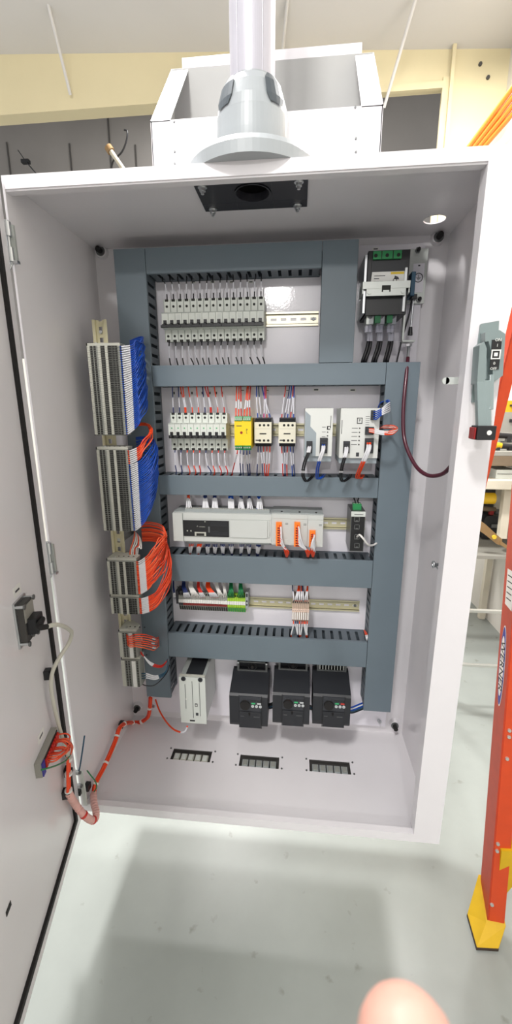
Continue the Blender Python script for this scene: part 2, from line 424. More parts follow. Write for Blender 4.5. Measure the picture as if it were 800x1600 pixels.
# gland blocks showing in the bottom slots
for si, (x0, x1, y0, y1) in enumerate(slots):
    w = (x1-x0-14)/5
    base = None
    for i in range(5):
        cx = x0+7+w*(i+.5)
        nm = ['left', 'middle', 'right'][si]
        g_ = MB(); g_.box(-w*.42, w*.42, -13, 13, 0, 14, 'tbl' if si == 0 else 'plcd'); g_.box(-w*.3, w*.3, -9, 9, 14, 17, 'lgrey' if si == 0 else 'tb')
        o = g_.build('cable_grommet', loc=(cx, (y0+y1)/2-8, -12), bevel=1)
        tag(o, '%s of five grey cable entry inserts in the %s slot of the cabinet bottom' % (['leftmost','second','middle','fourth','rightmost'][i], nm), 'cable grommet', 'inserts in the %s bottom slot' % nm)
    fr = MB(); fr.box(x0-3, x1+3, y0-3, y1+3, -14, -12, 'benchdark'); fr.box(x0-3, x0-1, y0-3, y1+3, -12, 0, 'benchdark'); fr.box(x1+1, x1+3, y0-3, y1+3, -12, 0, 'benchdark'); fr.box(x0-1, x1+1, y1+1, y1+3, -12, 0, 'benchdark'); fr.box(x0-1, x1+1, y0-3, y0-1, -12, 0, 'benchdark')
    fr.build('cable_entry_frame', enc, world=True)
# ---------------------------------------------------------------- flange-mounted disconnect handle
hd = thing('disconnect_handle', 'grey lever disconnect handle with black end on the right cabinet flange', 'switch handle', (890, D, 1080))
def hp(px, py, Y): q = PY_(px, py, Y); return (q.x, q.z)
bp = MB()
# back plate
bp.prism([hp(*q, -368) for q in ((751,506),(780,501),(779,520),(786,524),(781,590),(771,597),(757,628),(737,629),(742,570))][::-1], 1, -368, -364, 'handle')
bp.prism([hp(*q, -376) for q in ((753,520),(775,518),(784,524),(780,588),(768,596),(765,600),(764,560),(758,535),(753,536))][::-1], 1, -390, -368, 'handle')
bp.build('handle_base', hd, world=True, bevel=2)
ns = MB(); c0 = [hp(*q, -391) for q in ((769,531),(784,531),(779,577),(765,576))]
ns.prism(c0[::-1], 1, -392, -390, 'inkb')
cxx = sum(q[0] for q in c0)/4; czz = sum(q[1] for q in c0)/4
for s_, dz, sz in (('ON', 24, 7), ('I', 15, 7), ('0', -15, 7), ('OFF', -24, 6.4)):
    ns.text(s_, sz, (cxx+dz*.05, -392.3, czz+dz), (1,0,.0), (0,0,1), 'label')
for x0, x1, z0, z1 in ((-8,8,6,8),(-8,8,-8,-6),(-8,-6,-6,6),(6,8,-6,6),(-3,3,-3,3)): ns.box(cxx+x0, cxx+x1, -393, -392, czz+z0, czz+z1, 'label')
ns.build('on_off_plate', hd, world=True)
lv = MB()
L0 = PY_(752, 538, -400); L1 = PY_(764, 660, -430); 
lv.prism([hp(*q, -400) for q in ((748,540),(755,534),(759,545),(758,592),(752,600),(744,600))][::-1], 1, -404, -376, 'handle')
def lvr(qa, qb, wa, wb, ya, yb, th, k='handle'):
    a_ = PY_(qa[0], qa[1], ya); b_ = PY_(qb[0], qb[1], yb)
    lv.hull8([(a_.x-wa, a_.y, a_.z), (a_.x+wa, a_.y, a_.z), (a_.x+wa, a_.y+th, a_.z), (a_.x-wa, a_.y+th, a_.z)][::-1],
             [(b_.x-wb, b_.y, b_.z), (b_.x+wb, b_.y, b_.z), (b_.x+wb, b_.y+th, b_.z), (b_.x-wb, b_.y+th, b_.z)][::-1], k)
lvr((752, 596), (754, 668), 7, 7, -404, -420, 14); lvr((762, 594), (764, 668), 6, 5, -404, -420, 14); lvr((769, 585), (768, 640), 4, 4, -392, -415, 10)
lv.build('lever', hd, world=True, bevel=1.5)
gr = MB(); q = PY_(760, 676, -428)
gr.box(q.x-17, q.x+15, -432, -402, q.z-13, q.z+12, 'black'); gr.cyl((q.x+3, -433, q.z), (q.x+3, -431, q.z), 4.2, 4.2, 'label', 14)
gr.box(q.x-20, q.x-17, -428, -402, q.z-12, q.z+9, 'redp')
gr.build('lever_grip', hd, world=True, bevel=2)
# ---------------------------------------------------------------- underside plate of the arm and the arm itself
ap = MB(); ap.plate(342, 560, -312, -196, H-t-4, H-t, 'plateb', circles=[(452, -268, 36)])
apo = ap.build('arm_clamp_plate', loc=(451, -254, H-7), world=True, bevel=.6)
tag(apo, 'black square plate bolted under the cabinet roof around the arm opening', 'mounting plate')
for x, y in ((358,-300),(543,-300),(360,-208),(540,-208)):
    b_ = MB(); b_.cyl((x,y,H-7), (x,y,H-9), 9, 9, 'steel', 16); b_.cyl((x,y,H-9), (x,y,H-15), 6.5, 6.5, 'steel', 6, smooth=False); b_.cyl((x,y,H-15), (x,y,H-20), 3.5, 3.2, 'steel', 10)
    b_.build('bolt', apo, world=True)
rg = MB(); rg.lathe([(36, H-9), (33, H-9), (33, H+6), (36, H+6)], (452, -268), 'plateb', 40); rg.build('opening_ring', apo, world=True)
arm = thing('support_arm', 'pale grey round tube and coupling rising from the cabinet roof', 'support arm', (452, -262, H))
AX, AY = 452, -262
def az(py): return PY_(396, py, AY).z
def arad(px): return abs(PY_(px, 200, AY).x-PY_(393, 200, AY).x)
bs = MB()
def kf(j, u): return 'armgrey'
bs.lathe([(38,H),(128,H),(128,H+20),(122,H+30),(80,H+48),(72,H+54),(72,az(232)),(71,az(200)),(69,az(199)),(69,az(197)),(66,az(180)),(58,az(155)),(49,az(141)),(46,az(139)),(46,az(137)),(30,az(137)),(30,H+60)], (AX,AY), 'armgrey', 64)
bs.build('coupling', arm, world=True)
il = MB(); il.lathe([(38, H-2), (38, H+60), (4, H+60)], (AX,AY), 'matt', 32); il.build('shade_sleeve', arm, world=True)  # black lining added so the inside of the arm opening looks dark
# dark side inserts following the cone
for side in (-1, 1):
    ins = MB(); pr_ = [(69.4,az(193)),(67.5,az(180)),(60,az(155)),(52.5,az(143))]
    wid = [.2,.3,.3,.16]; a0 = PI*1.5+side*(PI*.5-.80); ring = []
    for (r, z), w in zip(pr_, wid):
        ring.append([(AX+(r+1.5)*math.cos(a0+w*f_), AY+(r+1.5)*math.sin(a0+w*f_), z) for f_ in (-1,-.5,0,.5,1)])
    for i in range(3):
        for j in range(4): ins.add([ring[i][j], ring[i][j+1], ring[i+1][j+1], ring[i+1][j]], [(0,1,2,3)], 'armdark', True)
    ins.build('side_insert', arm, world=True)
tb_ = MB(); tb_.lathe([(42.5, az(140)), (42.5, 3300), (30, 3300)], (AX,AY), 'tube', 64)
for a_ in (-.6, .55): 
    cx_, cy_ = AX+42.5*math.sin(a_), AY-42.5*math.cos(a_); tb_.cyl((cx_,cy_,az(140)), (cx_,cy_,3300), 1.2, 1.2, 'tube', 6)
tb_.build('tube', arm, world=True)
# ---------------------------------------------------------------- open white sheet-metal hood on the roof behind the arm
YF = -110; YB = 90
hood = thing('sheet_metal_hood', 'white open sheet metal hood sitting on the cabinet roof behind the arm', 'hood', (462, 0, H))
fl = PY_(235, 190, YF); fr_ = PY_(599, 165, YF); x0, x1 = fl.x, fr_.x; zf = PY_(415, 176, YF).z; zb = PY_(425, 96, YB).z
hb = MB()
hb.box(x0, x1, YF, YF+3, H, zf, 'white'); hb.box(x0, x1, YB-3, YB, H, zb, 'white')
for xx in (x0, x1-3): hb.prism([(YF, H), (YB, H), (YB, zb), (YF, zf)], 0, xx, xx+3, 'white')
hb.build('hood_body', hood, world=True, bevel=1)
hl = MB(); hl.box(x0+3, x1-3, YB-5, YB-3, H, zb-2, 'hoodshade')  # grey lining added, painting the white hood's inside as shaded
for xx in (x0+3, x1-5): hl.prism([(YF+3, H), (YB-5, H), (YB-5, zb-6), (YF+3, zf-6)], 0, xx, xx+2, 'hoodshade')
hl.build('hood_shade_liner', hood, world=True)
fg = MB(); W_ = 46
for xa, xb in ((x0, x0+W_), (x1-W_, x1)): fg.prism([(YF, zf), (YB, zb), (YB, zb-3), (YF, zf-3)], 0, xa, xb, 'white')
fg.box(x0+30, x1-30, YB-2, YB+1, zb, zb+22, 'white')
fg.build('hood_flange', hood, world=True)
for px, py in ((272,190),(273,237),(273,256),(555,168),(556,217),(556,238)):
    q = PY_(px, py, YF); sc = MB(); sc.cyl((q.x, YF, q.z), (q.x, YF-3, q.z), 2.6, 2.2, 'dsteel', 8); sc.build('hood_screw', hood, world=True)
# ================================================================ WIRE DUCTS
PF = -18.; DF = -95.
def duct(name_label, x0, x1, z0, z1, vert, group='grey slotted wiring ducts on the panel'):
    o = thing('wire_duct', name_label, 'wire duct', ((x0+x1)/2, PF, z0), group)
    b = MB(); b.box(x0+2, x1-2, PF-2, PF, z0+1, z1-1, 'ductin')
    L0, L1 = (z0, z1) if vert else (x0, x1); A, B = (x0, x1) if vert else (z0, z1)
    def bar(a0, a1, y0, y1, l0, l1):
        if vert: b.box(a0, a1, y0, y1, l0, l1, 'ductin')
        else: b.box(l0, l1, y0, y1, a0, a1, 'ductin')
    for s0, s1 in ((A+2, A+4), (B-4, B-2)):
        bar(s0, s1, DF+3, DF+14, L0, L1); bar(s0, s1, PF-12, PF, L0, L1)
        n = int((L1-L0)//24.5); p = (L1-L0)/n
        for i in range(n): bar(s0, s1, DF+14, PF-12, L0+i*p+4.2, L0+(i+1)*p-4.2)
    b.build('duct_channel', o, world=True)
    c = MB(); c.box(x0, x1, DF, DF+2.5, z0, z1, 'duct')
    if vert: c.box(x0, x0+2, DF+2.5, DF+10, z0, z1, 'duct'); c.box(x1-2, x1, DF+2.5, DF+10, z0, z1, 'duct')
    else: c.box(x0, x1, DF+2.5, DF+10, z0, z0+2, 'duct'); c.box(x0, x1, DF+2.5, DF+10, z1-2, z1, 'duct')
    c.build('duct_cover', o, world=True, bevel=1)
    return o
duct('long vertical grey wiring duct on the left behind the terminal strips', 85, 165, 156, 1438, True)
duct('topmost horizontal grey wiring duct above the black-lever breakers', 166, 599, 1380, 1438, False)
duct('short vertical grey wiring duct beside the main switch at upper right', 600, 684, 1164.5, 1438, True)
duct('horizontal grey wiring duct between the two breaker rows', 166, 766, 1110.5, 1163.5, False)
duct('tall vertical grey wiring duct on the right under the maroon cable', 767, 848, 156, 1163.5, True)
duct('horizontal grey wiring duct above the programmable controller', 166, 766, 819, 873.5, False)
duct('horizontal grey wiring duct below the programmable controller', 166, 766, 559, 640.5, False)
duct('lowest horizontal grey wiring duct above the black motor drives', 166, 766, 305.5, 387.5, False)
# ================================================================ DIN RAILS
def rail(label, x0, x1, zc, kind='rail'):
    b = MB()
    prof = [(0,-17.5),(0,-12),(-6,-12),(-6,12),(0,12),(0,17.5)]
    y = PF
    # hat section: flanges forward, web against the panel
    b.box(x0, x1, y-7.5, y-6.3, zc-17.5, zc-11.5, kind); b.box(x0, x1, y-7.5, y-6.3, zc+11.5, zc+17.5, kind)
    b.box(x0, x1, y-7.5, y, zc-12.7, zc-11.5, kind); b.box(x0, x1, y-7.5, y, zc+11.5, zc+12.7, kind)
    # slotted web
    n = int((x1-x0)//25); p = (x1-x0)/n
    b.box(x0, x1, y-1.5, y-.2, zc+3.2, zc+11.5, kind); b.box(x0, x1, y-1.5, y-.2, zc-11.5, zc-3.2, kind)
    for i in range(n+1):
        a = max(x0, x0+i*p-5.5); c = min(x1, x0+i*p+5.5); b.box(a, c, y-1.5, y-.2, zc-3.2, zc+3.2, kind)
    for x in (x0+p*.5, x1-p*.5): b.cyl((x, y-1.5, zc), (x, y-4.5, zc), 4.5, 4, 'dsteel', 10)
    o = b.build('din_rail', loc=((x0+x1)/2, PF, zc), world=True)
    return tag(o, label, 'mounting rail', 'slotted metal mounting rails')
def zz(px, py, Y): return PY_(px, py, Y).z
def xx(px, py, Y): return PY_(px, py, Y).x
R1 = zz(456, 498.5, -24); R2 = zz(440, 671.5, -24); R3 = zz(530, 818, -24); R4 = zz(430, 942, -24)
rail('slotted rail behind the black-lever breakers, its bare right half showing', 180, 598, R1)
rail('slotted rail carrying the yellow relay, contactors and power supplies', 185, 700, R2, 'railold')
rail('slotted rail to the right of the controller under the network switch', 195, 750, R3, 'railold')
rail('slotted rail carrying the coloured terminal row and slim relays', 190, 748, R4, 'railold')
# ================================================================ BREAKERS
def mcb_shape(b, xc, w, z0, zn0, zn1, z1, ysh, yn):
    """one pole: shoulders at ysh, nose at yn between zn0..zn1"""
    x0, x1 = xc-w/2+.35, xc+w/2-.35
    b.prism([(PF-6, z0+4), (ysh, z0), (ysh, zn0), (yn, zn0+1), (yn, zn1-1), (ysh, zn1), (ysh, z1), (PF-6, z1-4)], 0, x0, x1, 'mcb')
    for za, zb, sgn in ((zn1+1, z1, 1), (z0, zn0-1, -1)):
        zm = (za+zb)/2
        b.box(x0-.2, x0+1.6, ysh-.6, ysh, za, zb, 'mcbd'); b.cyl((xc, ysh-.2, zm), (xc, ysh-.8, zm), 3.2, 3.2, 'tbd', 12)
        zt = z1 if sgn > 0 else z0
        b.box(xc-4.6, xc+4.6, ysh-.7, ysh+6, zt-sgn*5.2, zt+sgn*.4, 'tbd')
def lever(xc, z, yn, up=False):
    l = MB(); l.box(xc-8.4, xc+8.4, yn-1.2, yn, z-11.5, z-3, 'black'); l.box(xc-4.2, xc+4.2, yn-1.2, yn, z-3, z+6, 'black'); l.hull8([(xc-3.8, yn-1, z-5), (xc+3.8, yn-1, z-5), (xc+3.8, yn-1, z-1), (xc-3.8, yn-1, z-1)], [(xc-3.4, yn-12, z-9), (xc+3.4, yn-12, z-9), (xc+3.4, yn-12, z-5.5), (xc-3.4, yn-12, z-5.5)], 'black'); return l
YN, YS = -88, -66
zt1, zn1_, zn0_, zb1 = zz(330, 466, YS), zz(330, 486, YN), zz(330, 512, YN), zz(330, 533, YS)
X0b = 197; posn = ['leftmost', 'second', 'middle', 'fourth', 'rightmost']
root = None
for i in range(5):
    lab = '%s of five grey three-pole breakers with black levers, upper row' % posn[i]
    cx = X0b+52.5*(i+.5)
    if i == 0:
        root = thing('three_pole_breaker', lab, 'circuit breaker', (cx, PF, R1), 'three-pole breakers in the upper row')
        b = MB()
        for k_ in (-1, 0, 1): mcb_shape(b, cx+k_*17.5, 17.5, zb1, zn0_, zn1_, zt1, YS, YN)
        b.box(cx-25.6, cx+25.6, YN-.6, YN, zn1_-3, zn1_-1, 'mcbd')
        b.box(cx+14, cx+23, YN-.5, YN, zn1_-20, zn1_-6, 'lgrey')
        b.build('breaker_body', root, world=True)
        for k_ in (-1, 0, 1): lever(cx+k_*17.5, zn0_+14, YN).build('lever', root, world=True)
        tb_ = MB(); tb_.box(cx-26, cx+26, YN-13, YN-7, zn0_+.5, zn0_+6.5, 'black'); tb_.build('handle_tie_bar', root, world=True, bevel=.6)
    else: dup(root, (cx, PF, R1), lab)
YN2, YS2 = -88, -66
t2, n21, n20, b2 = zz(300, 645, YS2), zz(300, 661, YN2), zz(300, 686, YN2), zz(300, 703, YS2)
pos9 = ['leftmost', 'second', 'third', 'fourth', 'middle', 'sixth', 'seventh', 'eighth', 'rightmost']
for i in range(9):
    cx = 199.5+17.7*(i+.5); lab = '%s of the nine single-pole breakers left of the yellow relay' % pos9[i]
    if i == 0:
        root = thing('single_pole_breaker', lab, 'circuit breaker', (cx, PF, R2), 'single-pole breakers in the second row')
        b = MB(); mcb_shape(b, cx, 17.7, b2, n20, n21, t2, YS2, YN2); b.box(cx-8, cx+8, YN2-.5, YN2, n21-2.5, n21-1.3, 'mcbd')
        b.box(cx-1, cx+2.5, YN2-.6, YN2, n21-15, n21-12, 'kgreen')
        b.build('breaker_body', root, world=True)
        lever(cx, n20+13, YN2).build('lever', root, world=True)
    else: dup(root, (cx, PF, R2), lab)
# ---- wires of the breaker rows
def js(a): return random.uniform(-a, a)
zd1 = 1381
for i in range(15):
    x = X0b+17.5*(i+.5); tx = x+[-9,-7,-4,2,-2,1,3,-1,2,1,-1,1,-1,4,1][i]
    wire([(x, YS+4, zt1-3), (x+js(1), YS+6, zt1+14), (x+(tx-x)*.4, YS+4, zt1+40), (tx, -62, zd1-8), (tx-3, -50, zd1+22)], 1.7, 'wblack',
         'black wire with clear sleeve running up from the upper row breakers', 'black wires above the upper breakers', sleeves=[(.2,.48,'clear')])
for i in range(15):
    if i % 3 == 1 and i > 9: pass
    x = X0b+17.5*(i+.5); tx = x+[2,4,3,12,8,6,3,8,7,3,9,2,12,14,9][i]
    wire([(x, YS+6, zb1+2), (x+js(1), YS+2, zb1-18), (x+(tx-x)*.4, YS-2, zb1-38), (tx, -66, 1170), (tx+3, -52, 1148)], 1.8, 'wblack',
         'black wire with clear sleeve dropping from the upper row breakers', 'black wires below the upper breakers', sleeves=[(.15,.52,'clear')])
up2 = ['wdblue','wdblue','worange','worange','worange','wdblue','wred','worange','wred']; off2 = [-3,-4,-9,-12,-7,-8,-12,-11,-10]
for i in range(9):
    x = 199.5+17.7*(i+.5); tx = x+off2[i]+4; k = up2[i]; cn = {'wdblue': 'dark blue', 'worange': 'orange', 'wred': 'red'}[k]
    wire([(x, YS2+4, t2-3), (x, YS2+4, t2+12), (x+(tx-x)*.5, YS2+2, t2+36), (tx, -64, 1108), (tx-2, -52, 1135)], 1.6, k,
         '%s wire running up from %s single-pole breaker' % (cn, pos9[i]), 'wires above the single-pole breakers', sleeves=[(.18,.45,'clear')])
    if i in (2, 6): wire([(x-3, YS2+4, t2-3), (x-3, YS2+4, t2+12), (x-6, YS2+2, t2+36), (tx-7, -62, 1108), (tx-8, -52, 1135)], 1.6, k, '%s wire beside another on %s single-pole breaker' % (cn, pos9[i]), 'wires above the single-pole breakers', sleeves=[(.18,.45,'clear')])
    tx = x+[3,2,7,6,2,14,7,8,8][i]; k = ['wdblue','wdblue','worange','worange','wred','wdblue','worange','wred','wred'][i]; cn = {'wdblue': 'dark blue', 'worange': 'orange', 'wred': 'red'}[k]
    wire([(x, YS2+4, b2+2), (x, YS2-4, b2-14), (x+(tx-x)*.4+js(1), YS2-8, b2-42), (tx, -72, 882), (tx-9, -54, 862)], 1.6, k,
         '%s wire dropping from %s single-pole breaker' % (cn, pos9[i]), 'wires below the single-pole breakers', sleeves=[(.12,.5,'clear')])
# ================================================================ YELLOW RELAY AND CONTACTORS
def rect(px0, py0, px1, py1, Y):
    a = PY_(px0, py0, Y); c = PY_(px1, py1, Y); return a.x, c.x, c.z, a.z     # x0,x1,z0,z1
YR = -128
x0, x1, z0, z1 = rect(366, 650, 392.5, 704, YR)
rl = thing('safety_relay', 'yellow plastic relay module with green terminal plugs', 'relay', ((x0+x1)/2, PF, R2))
b = MB(); b.prism([(PF-6, z0+6), (YR+16, z0+4), (YR, z0+13), (YR, z1-13), (YR+16, z1-4), (PF-6, z1-6)], 0, x0, x1, 'yellow')
zm = (z0+z1)/2
b.cyl((x0+18, YR, zm+2), (x0+18, YR-.8, zm+2), 3.4, 3.4, 'redp', 14); b.text('P', 9, (x1-11, YR-.4, zm+8), (1,0,0), (0,0,1), 'ink'); b.text('L', 7, (x1-11, YR-.4, zm+2), (1,0,0), (0,0,1), 'ink')
b.box(x0+5, x0+19, YR-.3, YR, zm+18, zm+20, 'ink')
b.build('relay_body', rl, world=True, bevel=.8)
for xa, xb in ((x0+1, (x0+x1)/2-1), ((x0+x1)/2+1, x1-1)):
    for za, s in ((z1-13, 1), (z0+13, -1)):
        g_ = MB(); g_.prism([(YR+1, za), (YR-3, za+s*2), (YR+2, za+s*12), (YR+18, za+s*13), (YR+18, za)], 0, xa, xb, 'green')
        n = 4; w = (xb-xa)/n
        for i in range(n): g_.box(xa+w*i+1.2, xa+w*(i+1)-1.2, YR-2.2, YR, za+s*3, za+s*7, 'tbl')
        g_.build('terminal_plug', rl, world=True)
rx0, rx1, rz0, rz1 = x0, x1, z0, z1
def contactor(px0, px1, label):
    Y = -98; x0, x1, z0, z1 = rect(px0, 659.5, px1, 692.5, Y)
    o = thing('contactor', label, 'contactor', ((x0+x1)/2, PF, R2), 'cream contactors')
    b = MB(); b.box(x0+1, x1-1, Y+18, PF-5, z0-10, z1+11, 'black'); b.prism([(Y+30, z1+11), (Y+12, z1+9), (Y+3, z1), (Y+3, z0), (Y+12, z0-8), (Y+30, z0-10)], 0, x0+1.5, x1-1.5, 'black')
    b.build('contactor_base', o, world=True, bevel=1)
    f = MB(); f.box(x0, x1, Y, Y+20, z0, z1, 'cream')
    xm = (x0+x1)/2; h = z1-z0
    f.box(xm-9, xm+9, Y-.5, Y, z0+h*.42, z0+h*.48, 'tbd'); f.box(x0+3, x1-4, Y-.3, Y, z0+h*.68, z0+h*.69, 'mcbd')
    for k_ in (-.5, 0, .5, ):
        f.cyl((xm+3+k_*22, Y-.6, z1-8), (xm+3+k_*22, Y, z1-8), 3.2, 3.2, 'tbd', 12); f.cyl((xm+3+k_*22, Y-.6, z0+7), (xm+3+k_*22, Y, z0+7), 3.2, 3.2, 'tbd', 12)
    f.box(x0+3, x0+12, Y-.4, Y, z0+6, z0+9, 'ink'); f.build('contactor_front', o, world=True, bevel=1)
    return x0, x1, z0, z1
c1 = contactor(397.5, 424, 'cream contactor right beside the yellow relay')
c2 = contactor(435.5, 461.5, 'cream contactor beside the narrow grey power supply')
CN = {'wdblue':'dark blue','worange':'orange','wred':'red','wblue':'blue','wpink':'pink','wblack':'black','wwhite':'white','wgreen':'green','wteal':'dark teal'}
def drop(x0, x1, zs, ze, ys, ye, cols, label, group, spread=1.0, tgt=None, sl=(.2,.5), r=1.6, sk='sleeve'):
    """a row of wires from a device edge (zs) to a duct edge (ze)"""
    n = len(cols)
    for i, k in enumerate(cols):
        x = x0+(x1-x0)*(i+.5)/n; tx = tgt[i] if tgt else x+js(4)*spread; s = 1 if ze > zs else -1
        wire([(x, ys, zs-s*3), (x+js(.6), ys-2, zs+s*9), (x+(tx-x)*.45+js(1.5), (ys+ye)/2-4, zs+(ze-zs)*.5), (tx+js(1), ye, ze-s*3), (tx+js(3), ye+14, ze+s*22)], r, k,
             label % CN[k], group, sleeves=[(sl[0]+js(.03), sl[1]+js(.03), sk)])
def cl(px, py, Y): return PY_(px, py, Y).x
drop(rx0, rx1, rz1-2, 1110, YR+6, -62, ['worange','worange','wred','worange','worange','wred'], '%s wire with white sleeve above the yellow relay', 'wires above the yellow relay', sl=(.2,.42), tgt=[cl(p, 605, -62) for p in (370,373,376,386,388,391)])
drop(rx0+2, rx1, rz0+2, 876, YR+6, -66, ['wred','wdblue','wdblue','wdblue','wdblue'], '%s wire with white sleeve below the yellow relay', 'wires below the yellow relay', tgt=[cl(p, 742, -66) for p in (363,376,380,388,391)], sl=(.12,.42))
drop(c1[0]+3, c1[1]-2, c1[3]+8, 1110, -74, -62, ['wblue','wteal','wpink','wred','wblue'], '%s wire with clear sleeve above contactor beside yellow relay', 'wires above the left contactor', tgt=[cl(p, 605, -62) for p in (401,404,413,416,410)], sk='clear', sl=(.15,.5))
drop(c1[0]+3, c1[1]-2, c1[2]-8, 876, -74, -66, ['wdblue','wdblue','wred','wred','worange'], '%s wire with clear sleeve below contactor beside yellow relay', 'wires below the left contactor', tgt=[cl(p, 742, -66) for p in (402,410,414,417,419)], sk='clear')
drop(c2[0]+3, c2[1]-2, c2[3]+8, 1110, -74, -62, ['wred','wdblue','wblue','wred','wblue'], '%s wire with clear sleeve above contactor beside narrow power supply', 'wires above the right contactor', tgt=[cl(p, 605, -62) for p in (446,452,456,458,460)], sk='clear', sl=(.15,.5))
drop(c2[0]+3, c2[1]-2, c2[2]-8, 876, -74, -66, ['wred','wdblue','wred','wblue','wdblue'], '%s wire with clear sleeve below contactor beside narrow power supply', 'wires below the right contactor', tgt=[cl(p, 742, -66) for p in (442,445,448,457,460)], sk='clear')
# ================================================================ POWER SUPPLIES
def psu(px0, px1, pytop, pybot, label, wide):
    Y = -142; x0, x1, z0, z1 = rect(px0, pytop, px1, pybot, Y)
    o = thing('power_supply', label, 'power supply', ((x0+x1)/2, PF, R2))
    b = MB(); b.box(x0, x1, Y, PF-4, z0, z1, 'psu'); 
    for i in range(6): b.box(x0+5, x1-5, Y+18+i*15, Y+24+i*15, z1-.2, z1+.5, 'tbd')
    for i in range(6): b.box(x1-.2, x1+.4, Y+18+i*15, Y+22+i*15, z0+15, z1-15, 'psug')
    b.box(x0+.5, x1-.5, Y+6, PF-8, z0-14, z0, 'psug')
    b.build('supply_case', o, world=True, bevel=1)
    f = MB(); w = x1-x0
    if not wide:
        f.prism([(x0+.3, z0+.5), (x0+w*.42, z0+.5), (x0+w*.42, z0+58), (x0+w*.2, z0+74), (x0+w*.2, z1-18), (x0+.3, z1-6)], 1, Y-.6, Y, 'psug')
        f.box(x1-14, x1-6, Y-.6, Y, z1-52, z1-43, 'inkb'); f.box(x1-11, x1-7, Y-.8, Y-.5, z1-50, z1-45, 'label')
        for i in range(3): f.box(x1-26, x1-17, Y-.4, Y, z1-46-i*12, z1-45-i*12, 'ink'); f.cyl((x1-12, Y-.8, z1-58-i*9), (x1-12, Y, z1-58-i*9), 1.6, 1.6, 'inkb', 10)
        f.box(x1-6, x1-4.6, Y-.4, Y, z1-48, z1-18, 'ink')
    else:
        f.box(x0+w*.42, x0+w*.56, Y-.5, Y, z1-24, z1-22.5, 'inkb'); f.box(x0+w*.42, x0+w*.56, Y-.5, Y, z1-37, z1-35.5, 'inkb')
        f.box(x0+w*.42, x0+w*.42+1.6, Y-.5, Y, z1-37, z1-22.5, 'inkb'); f.box(x0+w*.56-1.6, x0+w*.56, Y-.5, Y, z1-37, z1-22.5, 'inkb')
        f.text('P', 9, (x0+w*.49, Y-.4, z1-29.7), (1,0,0), (0,0,1), 'inkb')
        for i in range(5):
            f.cyl((x0+w*.5, Y-.8, z1-48-i*10), (x0+w*.5, Y, z1-48-i*10), 1.7, 1.7, 'inkb', 10); f.box(x0+w*.3, x0+w*.45, Y-.4, Y, z1-48.6-i*10, z1-47.4-i*10, 'ink')
        f.box(x0+3, x0+4.4, Y-.4, Y, z1-62, z1-28, 'ink')
        f.box(x0+w*.44, x0+w*.52, Y-.5, Y, z0+4, z0+14, 'ink')
        for i in range(6): f.box(x0+w*.64, x0+w*.74, Y-.4, Y, z1-20-i*5, z1-19-i*5, 'ink')
    f.build('front_marking', o, world=True)
    return o, x0, x1, z0, z1, Y
p1 = psu(477, 518, 638, 713, 'narrow grey power supply with two plugs and angled front stripe', False)
p2 = psu(533, 589.5, 638, 716, 'wide pale grey power supply at the right end of its rail', True)
def plug(parent, pq, Y, k='black', dep=7, rows=0):
    x0, x1, z0, z1 = rect(*pq, Y); b = MB(); b.box(x0, x1, Y-dep, Y, z0, z1, k)
    n = max(2, int((z1-z0)/7)); h = (z1-z0)/n
    for i in range(n): b.box(x0+2, x1-2, Y-dep-.3, Y-dep, z0+h*i+1.2, z0+h*(i+1)-1.2, 'charl')
    b.build('plug', parent, world=True, bevel=.5)
    return (x0+x1)/2, (z0+z1)/2
plug(p1[0], (479,689,487.5,708), -142); plug(p1[0], (500,684,511,708), -142)
plug(p2[0], (536.5,689,545.5,708), -142); plug(p2[0], (570,684.5,582,708), -142); plug(p2[0], (579.5,641,585,656), -142); plug(p2[0], (570.5,667,583,679), -142)
def pts3(lst): return [tuple(PY_(a, b, c)) for a, b, c in lst]
def cable(lst, r, k, label, group=None, name='wire', cat='wire', sl=(), n=6, seg=8): return wire(pts3(lst), r, k, label, group, name, cat, sl, n, seg)
for j, (x, xe) in enumerate(((482,472),(485,475))):
    cable([(x,698,-150),(x-2,708,-172),(xe+2,725,-168),(xe,742,-140),(xe+5,752,-118),(xe+13,746,-100),(xe+16,741,-70)], 2.1, 'wblack', 'black wire looping from left plug of narrow power supply', 'black pair below the narrow supply', sl=((.0,.14,'sleeve'),(.42,.47,'sleeve')))
for j, (x, xe) in enumerate(((504,493),(507,496))):
    cable([(x,695,-150),(x-1,704,-174),(xe+4,722,-168),(xe+1,738,-140),(xe+2,748,-115),(xe+9,745,-98),(xe+12,741,-70)], 2, 'wblue', 'blue wire looping from right plug of narrow power supply', 'blue pair below the narrow supply', sl=((.05,.3,'sleeve'),))
for j, (x, xe) in enumerate(((540,531),(543,534))):
    cable([(x,698,-150),(x-1,708,-172),(xe+3,725,-168),(xe,742,-140),(xe+3,752,-118),(xe+12,747,-100),(xe+15,742,-70)], 2.1, 'wblack', 'black wire looping from left plug of wide power supply', 'black pair below the wide supply', sl=((.02,.2,'sleeve'),(.42,.46,'sleeve')))
for j, (x, xe) in enumerate(((574,556),(577,559),(579,561))):
    cable([(x,692,-150),(x-1,703,-174),(xe+9,722,-168),(xe+2,738,-140),(xe,746,-115),(xe+5,747,-98),(xe+8,742,-70)], 1.8, 'worange', 'orange wire looping from right plug of wide power supply', 'orange wires below the wide supply', sl=((.06,.32,'sleeve'),))
for j in range(5):
    y = 643+j*3
    cable([(584,y,-149),(588,y,-158),(596,y-4-j*.6,-165),(603,y-10,-160),(609,y-14,-140),(608,630-j,-110),(601,627,-90),(594,630,-80),(590,638+j,-60)], 1.3, 'wblue', 'blue wire with white sleeve from upper right plug of wide power supply', 'blue wires on the wide supply', sl=((.06,.16,'wblue'),(.16,.42,'sleeve')))
